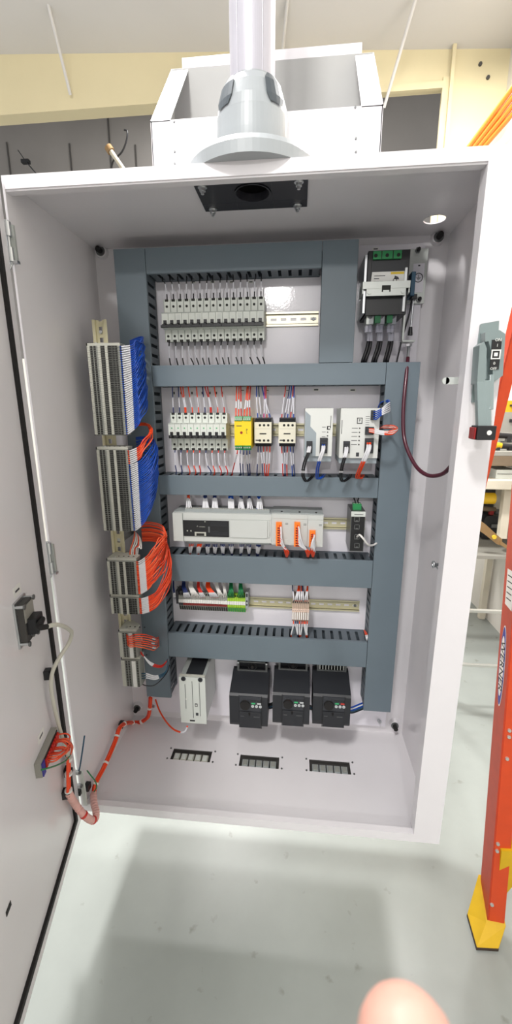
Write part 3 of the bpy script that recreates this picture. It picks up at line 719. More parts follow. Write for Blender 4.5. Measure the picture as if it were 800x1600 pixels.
for j, k in enumerate(('worange','wwhite','worange','wwhite','worange')):
    cable([(577,670+j*1.2,-149),(586,671+j*1.4,-165),(600,675-(j%2)*2+j,-172),(614,672+j*1.5,-168),(621,669+(j%3)*1.5,-150),(614,665+j,-130),(602,665+j,-110),(594,669,-90),(588,676,-60)], 1.5, k, '%s wire of the loop at right side of wide power supply' % CN[k], 'orange and white loop beside the wide supply', sl=((.1,.22,'sleeve'),))
# small paper labels on the panel
def plab(px, py, w, h, txt, label, Y=PF):
    q = PY_(px, py, Y-.6); b = MB(); b.box(q.x-w/2, q.x+w/2, Y-.6, Y, q.z-h/2, q.z+h/2, 'label'); b.box(q.x-w*.34, q.x+w*.34, Y-.9, Y-.6, q.z-h*.2, q.z+h*.2, 'ink')
    tag(b.build('device_label', loc=tuple(q), world=True), label, 'label')
plab(494, 609, 17, 8, 'PS01', 'small white label above the narrow power supply'); plab(551, 609.5, 17, 8, 'PS02', 'small white label above the wide power supply')
plab(587, 389, 15, 6, 'DISC', 'small white label above the main switch')
for i, (px, t_) in enumerate(((302,'CB1'),(332,'CB2'),(362,'CB3'),(392,'CB4'))): plab(px, 440.5, 13, 6, t_, '%s small white label above the black-lever breakers' % ['leftmost','second','third','rightmost'][i])
for i, px in enumerate((272,283,300,316,328,338,347)): plab(px, 614, 6, 17, '', '%s small upright label above the single-pole breakers' % ['leftmost','second','third','fourth','fifth','sixth','rightmost'][i])
plab(379, 610, 12, 5, 'SR1', 'small white label above the yellow relay'); plab(418, 610, 8, 5, 'K1', 'small white label above contactor beside the relay'); plab(449, 610, 9, 5, 'K2', 'small white label above contactor beside the supply')
plab(278, 917, 9, 6, '', 'small white label above the left end of coloured terminals')
# ================================================================ CONTROLLER ROW
YP = -112
x0, x1, z0, z1 = rect(269.5, 801, 424, 849, YP)
plc = thing('programmable_controller', 'long grey controller unit with black window at left of the third row', 'controller', ((x0+x1)/2, PF, R3))
b = MB(); w = x1-x0
b.box(x0, x1, YP+12, PF-5, z0+2, z1+2, 'plcd'); b.box(x0, x1, YP, YP+12, z0, z1, 'plc')
b.box(x0, x0+28, YP-2, YP, z0, z1, 'plc'); b.box(x0+30, x1, YP-1, YP, z1-16, z1, 'plc'); b.box(x0+30, x1, YP-1, YP, z0, z0+15, 'plc')
b.box(x0+28.5, x0+29.5, YP-2.1, YP-1, z0, z1, 'plcd')
b.build('controller_body', plc, world=True, bevel=1)
wx0, wx1, wz0, wz1 = rect(286, 812.5, 358, 839, YP-1)
b = MB(); b.box(wx0, wx1, YP-3, YP, wz0, wz1, 'black'); W = wx1-wx0; Hh = wz1-wz0
b.box(wx0+W*.25, wx0+W*.5, YP-3.3, YP-3, wz0+1, wz0+Hh*.28, 'tbl'); b.box(wx0+W*.29, wx0+W*.46, YP-5, YP-3, wz0+2.5, wz0+Hh*.2, 'tbd')
b.text('MITSUBISHI', 3.2, (wx0+W*.42, YP-3.3, wz0+Hh*.61), (1,0,0), (0,0,1), 'tbl')
for dx, dz in ((0,1.2),(-1.1,-.6),(1.1,-.6)): b.cyl((wx0+W*.315+dx, YP-3.4, wz0+Hh*.64+dz), (wx0+W*.315+dx, YP-3, wz0+Hh*.64+dz), .8, .8, 'tbl', 6)
for dx in (.09, .17): b.box(wx0+W*dx-1.5, wx0+W*dx+1.5, YP-3.5, YP-3, wz0+Hh*.3, wz0+Hh*.38, 'tbl')
for i in range(4): b.box(wx0+W*.6, wx0+W*.97, YP-3.3, YP-3, wz1-5-i*3.2, wz1-4.2-i*3.2, 'charl')
for i in range(4): b.box(wx0+W*.6, wx0+W*(.97 if i < 3 else .78), YP-3.3, YP-3, wz0+6+i*3, wz0+6.8+i*3, 'charl')
b.box(wx0+W*.47, wx0+W*.5, YP-3.4, YP-3, wz1-4, wz1-2, 'tbl'); b.box(wx0+W*.55, wx0+W*.585, YP-3.3, YP-3, wz0+12, wz1-17, 'dsteel')
b.build('indicator_window', plc, world=True)
cx0, cx1, cz0, cz1 = rect(359, 812.5, 418, 841, YP-1); b = MB(); b.box(cx0, cx1, YP-3.5, YP, cz0, cz1, 'plc'); b.box(cx1+1, cx1+6, YP-2.5, YP, cz0+2, cz1, 'plc'); b.box(cx1+6.2, cx1+7, YP-1.2, YP, cz0+6, cz0+16, 'plcd'); b.build('front_cover', plc, world=True, bevel=.8)
for nm, zt, s in (('upper', z1, 1), ('lower', z0, -1)):
    b = MB(); b.box(x0+32, x1-6, YP+14, YP+34, zt-2 if s > 0 else zt+2, zt+s*9, 'plcd')
    n = 36; ww = (x1-x0-40)/n
    for i in range(n): b.box(x0+33+ww*i, x0+33+ww*(i+.7), YP+16, YP+26, zt+s*8.5, zt+s*9.6, 'tbl')
    b.build('terminal_strip', plc, world=True)
# fans of sleeved wires above and below the controller
def fan(pxs, py0, pxd, pyd, k, Y0, Yd, up, label, group):
    for i, p in enumerate(pxs):
        a = PY_(p, py0, Y0); d = PY_(pxd+(i-len(pxs)/2)*.9, pyd, Yd); s = 1 if up else -1
        wire([a, a.lerp(d, .35)+Vector((js(.8), -3, 0)), a.lerp(d, .75)+Vector((js(.8), -2, 0)), d, d+Vector((js(2), 14, s*22))], 1.55, k, label % CN[k], group, sleeves=[(.12+js(.03), .55+js(.04), 'sleeve')], n=4, seg=6)
REST = MB(); STUFF[0] = REST; gA = 'wires above the controller'; gB = 'wires below the controller'
for i, (pc, k, n) in enumerate(((295,'worange',4),(321,'wdblue',6),(336,'wdblue',6),(361,'wblue',8),(377,'wdblue',5),(390,'wdblue',4),(405,'wblue',6))):
    nm = ['first','second','third','fourth','fifth','sixth','seventh'][i]
    fan([pc-5+10*j/(n-1)+1 for j in range(n)], 800, pc, 776, k, YP+24, -66, True, '%%s wire with white sleeve, %s fan from left above the controller' % nm, gA)
for i, (pc, k, n) in enumerate(((299,'worange',3),(312,'worange',5),(325,'wdblue',4),(336,'wdblue',3),(348,'wdblue',4),(361,'wdblue',3),(378,'wdblue',3),(389,'wdblue',3),(404,'wdblue',5))):
    nm = ORD[i]
    fan([pc-3+6*j/(n-1) for j in range(n)], 850, pc+([-1,-2,0,1,1,2,-1,1,-1][i]), 866, k, YP+24, -66, False, '%%s wire with white sleeve, %s fan from left below the controller' % nm, gB)
STUFF[0] = None
# expansion modules
mods = [(424.3, 452, 803, 851.5, 'left of three'), (452.3, 480.3, 804, 853, 'middle of three'), (480.6, 504, 805, 855, 'right of three')]
con = [((431.5, 815, 440, 852), True), ((460, 815, 468, 853), True), ((483.5, 828, 492, 854), False)]
for i, (a, c_, t_, bt, nm) in enumerate(mods):
    x0, x1, z0, z1 = rect(a, t_, c_, bt, YP)
    o = thing('expansion_module', '%s grey expansion modules with orange connector beside the controller' % nm, 'controller module', ((x0+x1)/2, PF, R3), 'expansion modules right of the controller')
    b = MB(); b.box(x0+.3, x1-.3, YP+10, PF-5, z0+2, z1+2, 'plcd'); b.box(x0+.3, x1-.3, YP, YP+10, z0, z1, 'plc'); b.box(x0+.3, x1-.3, YP-1, YP, z1-12, z1, 'plc'); b.box(x1-12, x1-4, YP-.5, YP, z1-26, z1-25, 'ink'); b.box(x1-12, x1-4, YP-.5, YP, z1-29, z1-28, 'ink')
    b.cyl(((x0+x1)/2+2, YP+20, z1+2), ((x0+x1)/2+2, YP+20, z1+4), 3, 3, 'tbd', 10); b.box(x0+4, x1-6, YP-1, YP, z0+3, z0+15, 'plc')
    b.build('module_body', o, world=True, bevel=.8)
    cx0, cx1, cz0, cz1 = rect(*con[i][0], YP); b = MB(); b.box(cx0, cx1, YP-8, YP, cz0, cz1, 'worange' if False else 'ocable'); nn = 8
    for j in range(nn): b.box(cx0+4, cx1-2, YP-8.4, YP-8, cz0+(cz1-cz0)*(j+.15)/nn*.82, cz0+(cz1-cz0)*(j+.75)/nn*.82, 'dred')
    b.build('orange_connector', o, world=True, bevel=.5)
    tx = (448, 481, 489)[i]; xs = con[i][0][2]-3
    for j in range(9):
        py = con[i][0][1]+6+j*(con[i][0][3]-con[i][0][1]-8)/9; k = 'worange'; fj = (j-4)
        cable([(xs, py, YP-9), (xs+2+j*.1, py+4, YP-22), (xs+(tx-xs)*.45+fj*.5, py+(868-py)*.45, YP-30+fj), (tx+fj*.8, 862, YP-16+js(3)), (tx+fj*.25, 869.5, -100), (tx+fj*.4, 869, -72)], 1.5, k,
              'orange wire with white sleeve drooping from the %s expansion modules' % nm, 'orange wires of the expansion modules', sl=((.08+js(.02), .34+js(.06), 'sleeve'),))
# network switch
x0, x1, z0, z1 = rect(549, 799, 567.5, 862, YP)
ns_ = thing('network_switch', 'slim black network switch with four sockets and a green plug on top', 'network switch', ((x0+x1)/2, PF, R3))
b = MB(); b.box(x0, x1, YP, PF-5, z0, z1, 'dsteel'); b.box(x0, x1, YP-1.5, YP, z1-14, z1, 'lgrey'); b.box(x0+1.5, x1-1.5, YP-1.2, YP, z0+2, z1-14, 'inkb'); b.box(x0+8, x1-6, YP-1.8, YP-1.4, z1-9, z1-7, 'ink')
b.build('switch_case', ns_, world=True, bevel=.8)
for j, py in enumerate((811, 823, 838.5, 852)):
    q = PY_(557.5, py, YP); b = MB()
    for a, c_, d_, e_ in ((-7,7,5.5,7),(-7,7,-7,-5.5),(-7,-5.5,-7,7),(5.5,7,-7,7)): b.box(q.x+a, q.x+c_, YP-2.6, YP-1, q.z+d_, q.z+e_, 'dsteel')
    b.box(q.x-2.5, q.x+2.5, YP-2.6, YP-1, q.z-5.5, q.z-3, 'dsteel'); b.build('socket', ns_, world=True)
gx0, gx1, gz0, gz1 = rect(551, 786, 563.5, 796.5, YP+30); b = MB(); b.box(gx0, gx1, YP+18, YP+40, z1, gz1, 'green')
for i in range(3): b.cyl((gx0+4+i*(gx1-gx0-8)/2, YP+26, gz1), (gx0+4+i*(gx1-gx0-8)/2, YP+26, gz1+.8), 2.2, 2.2, 'tbl', 8)
b.build('green_plug', ns_, world=True, bevel=.5)
for dx in (-1.5, 3): cable([(557+dx,787,YP+30),(556+dx,782,-78),(555.5+dx*1.6,779,-70),(556+dx,775,-58)], 1.7, 'wblack', 'short black wire from the green plug of the network switch', 'black wires into the network switch')
cable([(558,838.5,YP-2),(562,836,YP-22),(568,842,YP-30),(575,851,YP-20),(582,852,-110),(589,848,-90),(590,845,-70)], 2.8, 'wwhite', 'pale grey network cable plugged into the slim black switch', None, 'network_cable', 'cable')
# ================================================================ COLOURED TERMINAL ROW AND SLIM RELAYS
YT = -66; YT2 = -58
xL, xR = PY_(279.5, 940, YT).x, PY_(383.5, 940, YT).x; NT = 30; pw = (xR-xL)/NT
zA, zB, zC, zD, zE = [zz(330, y, YT) for y in (929.5, 937.5, 942.5, 946.5, 958)]
def ct_mesh(kind):
    b = MB(); w = pw*.46; lo = {'g': 'gyel', 'r': 'tb', 'k': 'tb'}[kind]; mid = {'g': 'gyel', 'r': 'dred', 'k': 'charl'}[kind]
    dz = -R4
    b.prism([(PF-5, zE+14-R4), (YT+8, zE+4-R4), (YT, zD-3-R4), (YT-2, zC-R4), (YT-2, zB-R4), (YT, zA-6-R4), (YT+14, zA+2-R4), (PF-5, zA-8-R4)], 0, -w, w, lo)
    b.box(-w, w, YT-4, YT-1.5, zC-R4, zB-R4, 'label'); b.box(-w, w, YT-2.6, YT-1.5, zD-R4, zC-R4, mid)
    for f in (.2, .5, .8): 
        z = zE+4+(zD-zE-6)*f-R4; y = YT+8*(1-f); b.box(-w*.7, w*.7, y-1.4, y+1, z-2, z+2, 'tbd' if kind != 'g' else 'green')
    for z in (zA-5-R4, zA-1-R4): b.box(-w*.6, w*.6, YT+2, YT+5, z-1.6, z+1.2, 'tbd')
    return b
protos = {}
for i in range(NT):
    kind = 'g' if i >= 22 else ('r' if 2 <= i < 22 else 'k'); x = xL+pw*(i+.5)
    lab = {'g': 'green and yellow earth terminal block at right end of the coloured row', 'r': 'grey terminal block with dark red stripe in the coloured row', 'k': 'grey terminal block at far left end of the coloured row'}[kind]
    grp = {'g': 'green-yellow earth terminals', 'r': 'red-striped terminals', 'k': 'leftmost plain terminals of the coloured row'}[kind]
    if kind not in protos:
        b = ct_mesh(kind); o = b.build('terminal_block', loc=(x, 0, R4)); protos[kind] = tag(o, lab, 'terminal block', grp)
    else:
        o = protos[kind].copy(); col.objects.link(o); o.location.x = x/1000
b = MB(); ex0, ex1, ez0, ez1 = rect(383.5, 926, 390.5, 951, YT-4)
b.prism([(PF-5, ez0+6), (YT-4, ez0), (YT-4, ez1), (PF-5, ez1-6)], 0, xR+.5, xR+9, 'plcd'); b.cyl((xR+4.7, YT-4.6, ez0+12), (xR+4.7, YT-4, ez0+12), 2.6, 2.6, 'tbd', 10); b.cyl((xR+4.7, YT-4.6, ez0+24), (xR+4.7, YT-4, ez0+24), 2.6, 2.6, 'tbd', 10); b.box(xR+2, xR+7.5, YT-4.6, YT-4, ez1-14, ez1-3, 'charl')
tag(b.build('end_bracket', loc=(xR+4, PF, R4), world=True, bevel=1), 'grey end bracket clamping the right end of the coloured terminal row', 'end bracket')
b = MB(); b.prism([(PF-5, ez0+6), (YT-1, ez0+4), (YT-1, ez1-3), (PF-5, ez1-6)], 0, xL-8, xL-.5, 'charl')
tag(b.build('end_bracket', loc=(xL-4, PF, R4), world=True, bevel=1), 'dark end bracket clamping the left end of the coloured terminal row', 'end bracket')
bun = [(273,271,'wdblue',2,'sleeve'),(293,287,'wdblue',5,'sleeve'),(306,298,'wwhite',6,None),(317,310,'wred',4,'sleeve'),(335,325,'worange',6,'sleeve'),(346,339,'wwhite',4,None),(353,350,'wwhite',3,None),(361,361,'wgreen',5,None),(377,376,'wgreen',5,None)]
STUFF[0] = REST
for bi, (px, pd, k, n, sl) in enumerate(bun):
    for j in range(n):
        f = j-(n-1)/2; xx_ = px+f*2.2; cl_ = 'dark green' if k == 'wgreen' else CN[k]
        cable([(xx_, 934.5, YT+4), (xx_-1, 931, YT-8), (pd+(px-pd)*.5+f*1.6, 925, YT-12), (pd+f*1.2, 917, -66), (pd+f*1.0, 911, -52), (pd+f*.8, 907, -48)], 1.6, k,
              '%s wire in the %s bundle from left above the coloured terminals' % (cl_, ORD[bi]), '%s bundle above the coloured terminals' % ORD[bi], sl=((.12, .42, 'sleeve'),) if sl else ())
STUFF[0] = None
# slim relays
YS3 = -92; sx0, sx1, sz0, sz1 = rect(456.5, 938.5, 482.5, 972, YS3); pw2 = (sx1-sx0)/8
zq = [zz(470, y, YS3) for y in (938.5, 951, 956, 968, 972)]
for i in range(8):
    x = sx0+pw2*(i+.5); lab = '%s of eight slim beige relays right of the coloured terminals' % ['leftmost','second','third','fourth','fifth','sixth','seventh','rightmost'][i]
    if i == 0:
        rr = thing('slim_relay', lab, 'relay', (x, PF, R4), 'slim relays on the fourth rail')
        b = MB(); w = pw2*.46
        b.prism([(PF-6, zq[4]-2), (YS3+6, zq[4]), (YS3, zq[3]), (YS3, zq[1]), (YS3+10, zq[0]), (PF-6, zq[0]-4)], 0, x-w, x+w, 'copper'); b.cyl((x, YS3+6, zq[0]-7), (x, YS3+1, zq[0]-7), 1.7, 1.7, 'tbd', 8)
        b.build('relay_socket', rr, world=True)
        b = MB(); b.box(x-w, x+w, YS3-1.5, YS3, zq[2], zq[1], 'peach'); b.box(x-w*.4, x+w*.4, YS3-1.8, YS3-1.4, zq[2]+4, zq[2]+5.5, 'ink'); b.build('marker_tag', rr, world=True)
        b = MB(); b.box(x-w*.65, x+w*.65, YS3-4, YS3, zq[3]+1, zq[2]-1, 'lwhite'); b.build('eject_lever', rr, world=True)
    else: dup(rr, (x, PF, R4), lab)
for i, (px, pd, k) in enumerate(((459,457,'wdblue'),(462,466,'worange'),(464.5,467,'worange'),(468,468,'worange'),(471,471,'worange'),(474,473,'wdblue'),(477,480,'worange'),(480,481,'worange'))):
    cable([(px, 940, YS3+12), (px, 935, YS3), (px+(pd-px)*.4, 928, YS3+4), (pd, 918, -66), (pd, 911, -50)], 1.6, k, '%s wire with white sleeve above %s slim relay' % (CN[k], ['leftmost','second','third','fourth','fifth','sixth','seventh','rightmost'][i]), 'wires above the slim relays', sl=((.15, .55, 'sleeve'),))
for i, (px, pd, pe, k) in enumerate(((458.5,455,998,'worange'),(462,465,994,'wdblue'),(465,465,996,'wdblue'),(468,468,997,'worange'),(472,470,998,'worange'),(475,478,998,'worange'),(477,480,999,'worange'),(480,479,998,'worange'))):
    cable([(px, 970, YS3+10), (px, 975, YS3+2), (px+(pd-px)*.4, 983, YS3+4), (pd, 991, -84), (pd, pe-1, -66), (pd, pe+3, -52)], 1.6, k, '%s wire with white sleeve below %s slim relay' % (CN[k], ['leftmost','second','third','fourth','fifth','sixth','seventh','rightmost'][i]), 'wires below the slim relays', sl=((.1, .5, 'sleeve'),))
for j in range(4): cable([(569+j*.8, 985+j*.5, -40), (570.5+j, 990, -62), (572+j*1.2, 996, -84), (573+j, 1001, -78), (572+j, 1004, -50)], 1.5, 'worange', 'orange wire with white sleeve tucked in the lowest duct corner at right', 'orange wires in the lowest duct corner', sl=((.35, .7, 'sleeve'),))
# ================================================================ MOTOR DRIVES
def drive(pxl, pxr, pyt, pyb, pos, third=False):
    Y = -150
    x0, x1, z0, z1 = rect(pxl, pyt, pxr, pyb, Y); w = x1-x0; xm = (x0+x1)/2
    zt = z1+0
    o = thing('motor_drive', '%s of three black motor drives with dial and keypad at cabinet bottom' % pos, 'motor drive', (xm, PF, z0), 'black motor drives below the lowest duct')
    b = MB(); zr = z1+26      # body: slanted top towards the back
    b.prism([(-48, z0+10), (Y+4, z0+4), (Y, z0+14), (Y, z1-6), (Y+6, z1), (-66, zr), (-48, zr)], 0, x0, x1, 'char')
    b.build('drive_body', o, world=True, bevel=1.5)
    b = MB(); fx0, fx1 = x0+w*.27, x1-w*.17
    b.prism([(Y, z0), (Y-5, z0+4), (Y-5, z0+(z1-z0)*.5), (Y, z0+(z1-z0)*.52)], 0, fx0, fx1, 'char')
    b.box(fx0, fx1, Y-3, Y, z0+(z1-z0)*.53, z1-4, 'charl'); b.box(x0+w*.25, x0+w*.265, Y-1, Y, z0, z1-2, 'black'); b.box(x1-w*.165, x1-w*.15, Y-1, Y, z0, z1-2, 'black')
    zm = z0+(z1-z0)*.48; b.cyl((xm+w*.03, Y-6, zm), (xm+w*.03, Y-5, zm), 3.6, 3.6, 'matt', 12); b.box(xm+w*.03-2, xm+w*.03+2, Y-6, Y-5, zm-8, zm, 'matt')
    b.box(fx0+3, fx0+14, Y-5.4, Y-5, zm-12, zm-10.5, 'dsteel'); b.box(xm+w*.14, fx1-4, Y-5.4, Y-5, zm-12, zm-10.5, 'dsteel')
    b.build('front_cover', o, world=True, bevel=.8)
    zk = z0+(z1-z0)*.72; h = z1-z0
    b = MB(); b.cyl((fx0+w*.15, Y-9, zk), (fx0+w*.15, Y-3, zk), w*.125, w*.135, 'matt', 24); b.build('dial', o, world=True)
    b = MB()
    for i in range(3): 
        b.cyl((fx0+w*.345+i*w*.1, Y-5, zk-3), (fx0+w*.345+i*w*.1, Y-3, zk-3), 4.2, 4.2, 'gcirc', 14); b.box(fx0+w*.345+i*w*.1-1.5, fx0+w*.345+i*w*.1+1.5, Y-5.2, Y-5, zk-3.5, zk-2.5, 'ink')
    KP = b.build('keypad', o, world=True)
    b = MB(); b.box(fx0+w*.31, fx0+w*.41, Y-4.5, Y-3, zk+4.5, zk+8.5, 'kgreen'); b.build('run_key', KP, world=True)
    b = MB(); b.box(fx0+w*.46, fx0+w*.56, Y-4.5, Y-3, zk+4.5, zk+8.5, 'kred' if third else 'gcirc'); b.build('stop_key', KP, world=True)
    b = MB(); b.text('MITSUBISHI', 2.8, (fx0+w*.13, Y-3.3, zk+17), (1,0,0), (0,0,1), 'dsteel')
    b.box(fx0+w*.28, fx0+w*.56, Y-3.4, Y-3, zk+12, zk+17, 'black')
    for i in range(4): b.box(fx0+w*.29+i*w*.068, fx0+w*.325+i*w*.068, Y-3.7, Y-3.4, zk+13, zk+16, 'charl')
    b.build('display', o, world=True)
    b = MB(); hz0 = z0+20; hz1 = zr+30; hx0, hx1 = x0+w*.12, x1-w*.06
    b.box(hx0, hx1, -48, PF-1, hz0, hz1, 'char'); 
    for xx_ in (hx0, hx1-6): b.box(xx_, xx_+6, -70, -48, zr-10, hz1+2, 'dsteel'); b.cyl((xx_+3, -71, hz1-3), (xx_+3, -70, hz1-3), 3, 3, 'steel', 10)
    b.box(hx0, hx1, -70, -48, hz1-1, hz1+2, 'dsteel'); b.box(hx0+6, hx1-6, -70, -66, zr-2, zr+3, 'dsteel')
    b.build('heat_sink', o, world=True)
    b = MB(); cx_ = (hx0+hx1)/2; cz_ = (zr+hz1)/2
    if third:
        for i in range(9): x_ = hx0+9+i*(hx1-hx0-18)/8; b.box(x_-1.2, x_+1.2, -68, -48, zr, hz1-2, 'lgrey')
        b.build('cooling_fins', o, world=True)
    else:
        b.torus((cx_, -68, cz_), 13, 1.6, 1, 'black', 24, 6); b.torus((cx_, -68, cz_), 8, 1, 1, 'black', 20, 6); b.cyl((cx_, -70, cz_), (cx_, -50, cz_), 5, 5, 'matt', 16)
        for i in range(7):
            a = 2*PI*i/7; b.hull8([(cx_+5*math.cos(a), -62, cz_+5*math.sin(a)), (cx_+5*math.cos(a+.3), -62, cz_+5*math.sin(a+.3)), (cx_+5*math.cos(a+.3), -60, cz_+5*math.sin(a+.3)), (cx_+5*math.cos(a), -60, cz_+5*math.sin(a))],
               [(cx_+13*math.cos(a+.2), -60, cz_+13*math.sin(a+.2)), (cx_+13*math.cos(a+.8), -58, cz_+13*math.sin(a+.8)), (cx_+13*math.cos(a+.8), -56, cz_+13*math.sin(a+.8)), (cx_+13*math.cos(a+.2), -58, cz_+13*math.sin(a+.2))], 'black')
        b.build('cooling_fan', o, world=True)
    return x0, x1, z0, z1
d1 = drive(358, 418, 1084, 1139, 'leftmost'); d2 = drive(426, 483, 1083, 1136, 'middle'); d3 = drive(489.5, 546, 1085, 1138, 'rightmost', True)
for j, k in enumerate(('wblack','wblack','wteal','wblack')): cable([(414,1096+j*2,-70),(420,1100+j*2.2,-80),(427,1098+j*2.4,-82),(434,1096+j*2,-70)], 2.6, k, '%s cable running behind from left drive to middle drive' % CN[k], 'cables between left and middle drives')
for j, k in enumerate(('wblack','wteal','wblack')): cable([(478,1098+j*3,-70),(485,1103+j*2.6,-76),(492,1103+j*2.6,-76),(498,1100+j*2,-70)], 2.6, k, '%s cable running behind from middle drive to right drive' % CN[k], 'cables between middle and right drives')
for j, k in enumerate(('wblue','wwhite','wblue','wteal','wblack')): cable([(540,1106+j*1.6,-70),(550,1105+j*2.2,-74),(560,1101+j*2.4,-66),(570,1097+j*2.4,-56),(582,1093+j*2.4,-44)], 2.4, k, '%s cable from the right drive into the tall right duct' % CN[k], 'cables right of the drives')
# ---- tall white filter unit
Yf = -165
x0, x1, z0, z1 = rect(280, 1057, 322.5, 1129, Yf)
ft = thing('line_filter', 'tall narrow pale metal unit with dark top left of the drives', 'line filter', ((x0+x1)/2, PF, z0))
b = MB(); b.box(x0, x1, Yf, PF-1, z0+4, z1, 'zinc'); b.build('metal_case', ft, world=True, bevel=.8)
b = MB(); b.box(x0-1, x1+1, Yf-2, Yf+0, z0-4, z1, 'lgrey'); w = x1-x0; h = z1-z0
for f, a, c_ in ((.22, .3, .95-.1), (.5, .1, .92), (.78, .15, .9)): b.box(x0+w*f-.8, x0+w*f+.8, Yf-2.8, Yf-2, z0+h*a, z0+h*c_, 'dsteel')
b.box(x0+w*.58, x0+w*.68, Yf-2.8, Yf-2, z0+h*.36, z0+h*.43, 'inkb'); b.box(x0+w*.6, x0+w*.66, Yf-3, Yf-2.6, z0+h*.375, z0+h*.415, 'lgrey'); b.box(x0+w*.6, x0+w*.7, Yf-2.8, Yf-2, z0+h*.16, z0+h*.22, 'ink')
b.box(x0+w*.35, x0+w*.55, Yf-2.8, Yf-2, z0+h*.02, z0+h*.05, 'inkb'); b.cyl((x0+w*.25, Yf-3, z0+h*.52), (x0+w*.25, Yf-2, z0+h*.52), 2.5, 2.5, 'label', 10)
b.build('front_plate', ft, world=True, bevel=.6)
b = MB(); b.box(x0+w*.22, x1-w*.12, Yf+12, PF-4, z1, z1+2, 'black'); b.box(x0, x1, Yf+4, Yf+9, z1, z1+4, 'tbl'); b.build('top_grille', ft, world=True)
for f in (.17, .83):
    b = MB(); b.cyl((x0+w*f, Yf-4, z1-5), (x0+w*f, Yf-2, z1-5), 7, 7, 'charl', 16); b.cyl((x0+w*f, Yf-5, z1-5), (x0+w*f, Yf-4, z1-5), 4, 4, 'black', 12); b.build('corner_screw', ft, world=True)
cable([(243,1093,-60),(249,1110,-90),(260,1128,-130),(272,1140,-165),(284,1144,-185),(290,1141,-180),(293,1134,-172)], 2.6, 'worange', 'single orange cable curving from the left duct to the pale metal unit', None, 'orange_cable', 'cable', sl=((.86, .98, 'clear'),))
# ================================================================ MAIN SWITCH
Ym = -112
x0, x1, z0, z1 = rect(576, 392, 634, 491, Ym)
ms = thing('main_disconnect_switch', 'black main disconnect switch with green top and metal bracket at upper right', 'disconnect switch', ((x0+x1)/2, PF, z0))
b = MB(); b.box(x0, x1, Ym, PF-2, z0, z1, 'black'); b.box(x0+8, x1-8, Ym-2, Ym, z0+38, z1-22, 'char')
for i in range(3): q = x0+(x1-x0)*(.2+.3*i); b.box(q-6, q+6, Ym-1, Ym, z1-34, z1-24, 'charl')
b.build('switch_body', ms, world=True, bevel=1.5)
gx0, gx1, gz0, gz1 = rect(583.5, 393, 627, 404, Ym-4); b = MB(); b.box(gx0, gx1, Ym-6, Ym+30, gz0, gz1, 'green')
for i in range(3): q = gx0+(gx1-gx0)*(.09+.4*i); b.cyl((q, Ym-6.6, (gz0+gz1)/2-1), (q, Ym-6, (gz0+gz1)/2-1), 4, 4, 'tbd', 14)
for i in range(2): q = gx0+(gx1-gx0)*(.3+.4*i); b.box(q-1, q+1, Ym-6.4, Ym-6, gz0, gz1, 'tbd')
b.build('green_terminal_cover', ms, world=True, bevel=.8)
lx0, lx1, lz0, lz1 = rect(579.5, 425.5, 632, 445, Ym-2); b = MB(); b.prism([(lx0, lz0), (lx1, lz0), (lx1-1, lz1), (lx0+3, lz1)], 1, Ym-3, Ym-2, 'label')
W = lx1-lx0; b.box(lx0+W*.58, lx1-3, Ym-3.3, Ym-3, lz1-6, lz1-1, 'lyellow'); b.torus((lx0+W*.71, Ym-3.4, lz1-19), 4, .8, 1, 'inkb', 16, 5); b.hull8([(lx0+W*.68,Ym-3.5,lz1-16),(lx0+W*.83,Ym-3.5,lz1-17),(lx0+W*.83,Ym-3,lz1-17),(lx0+W*.68,Ym-3,lz1-16)],[(lx0+W*.7,Ym-3.5,lz1-9),(lx0+W*.8,Ym-3.5,lz1-12),(lx0+W*.8,Ym-3,lz1-12),(lx0+W*.7,Ym-3,lz1-9)],'ink')
for i, (a, c_) in enumerate(((.1,.42),(.1,.25),(.1,.36))): b.box(lx0+W*a, lx0+W*c_, Ym-3.4, Ym-3, lz1-9-i*6, lz1-7.6-i*6, 'ink')
b.build('rating_label', ms, world=True)
bx0, bx1, bz0, bz1 = rect(567, 440.5, 640, 461, Ym-14); b = MB()
b.box(bx0, bx1, Ym-15, Ym-12, bz0+(bz1-bz0)*.5, bz1, 'zinc'); b.box(bx0+9, bx1-9, Ym-15, Ym-12, bz0, bz0+(bz1-bz0)*.5, 'zinc'); b.box(bx0, bx0+3, Ym-12, Ym+40, bz0+6, bz1, 'zinc'); b.box(bx1-3, bx1, Ym-12, Ym+40, bz0+6, bz1, 'zinc')
xm = (bx0+bx1)/2; b.box(xm-10, xm+10, Ym-15.5, Ym-14.8, bz0+12, bz0+22, 'tbd'); b.box(xm-10, xm-7, Ym-15.6, Ym-15, bz0+8, bz0+14, 'tbd'); b.box(xm+7, xm+10, Ym-15.6, Ym-15, bz0+8, bz0+14, 'tbd')
for s in (-1, 1): b.cyl((xm+s*38, Ym-17, bz0+8), (xm+s*38, Ym-15, bz0+8), 4.5, 4.5, 'zinc', 14)
b.build('metal_bracket', ms, world=True, bevel=.8)
for (pa, pb) in (((572.5, 398), (568.5, 490)), ((635, 418), (631, 487))):
    a = PY_(pa[0], pa[1], Ym-4); c_ = PY_(pb[0], pb[1], Ym-4); b = MB(); b.box(a.x-3, a.x+3, Ym-6, PF-2, c_.z, a.z, 'steel'); b.build('side_rail', ms, world=True, bevel=.6)
b = MB(); tx0, tx1, tz0, tz1 = rect(573, 483, 620, 512, Ym+22)
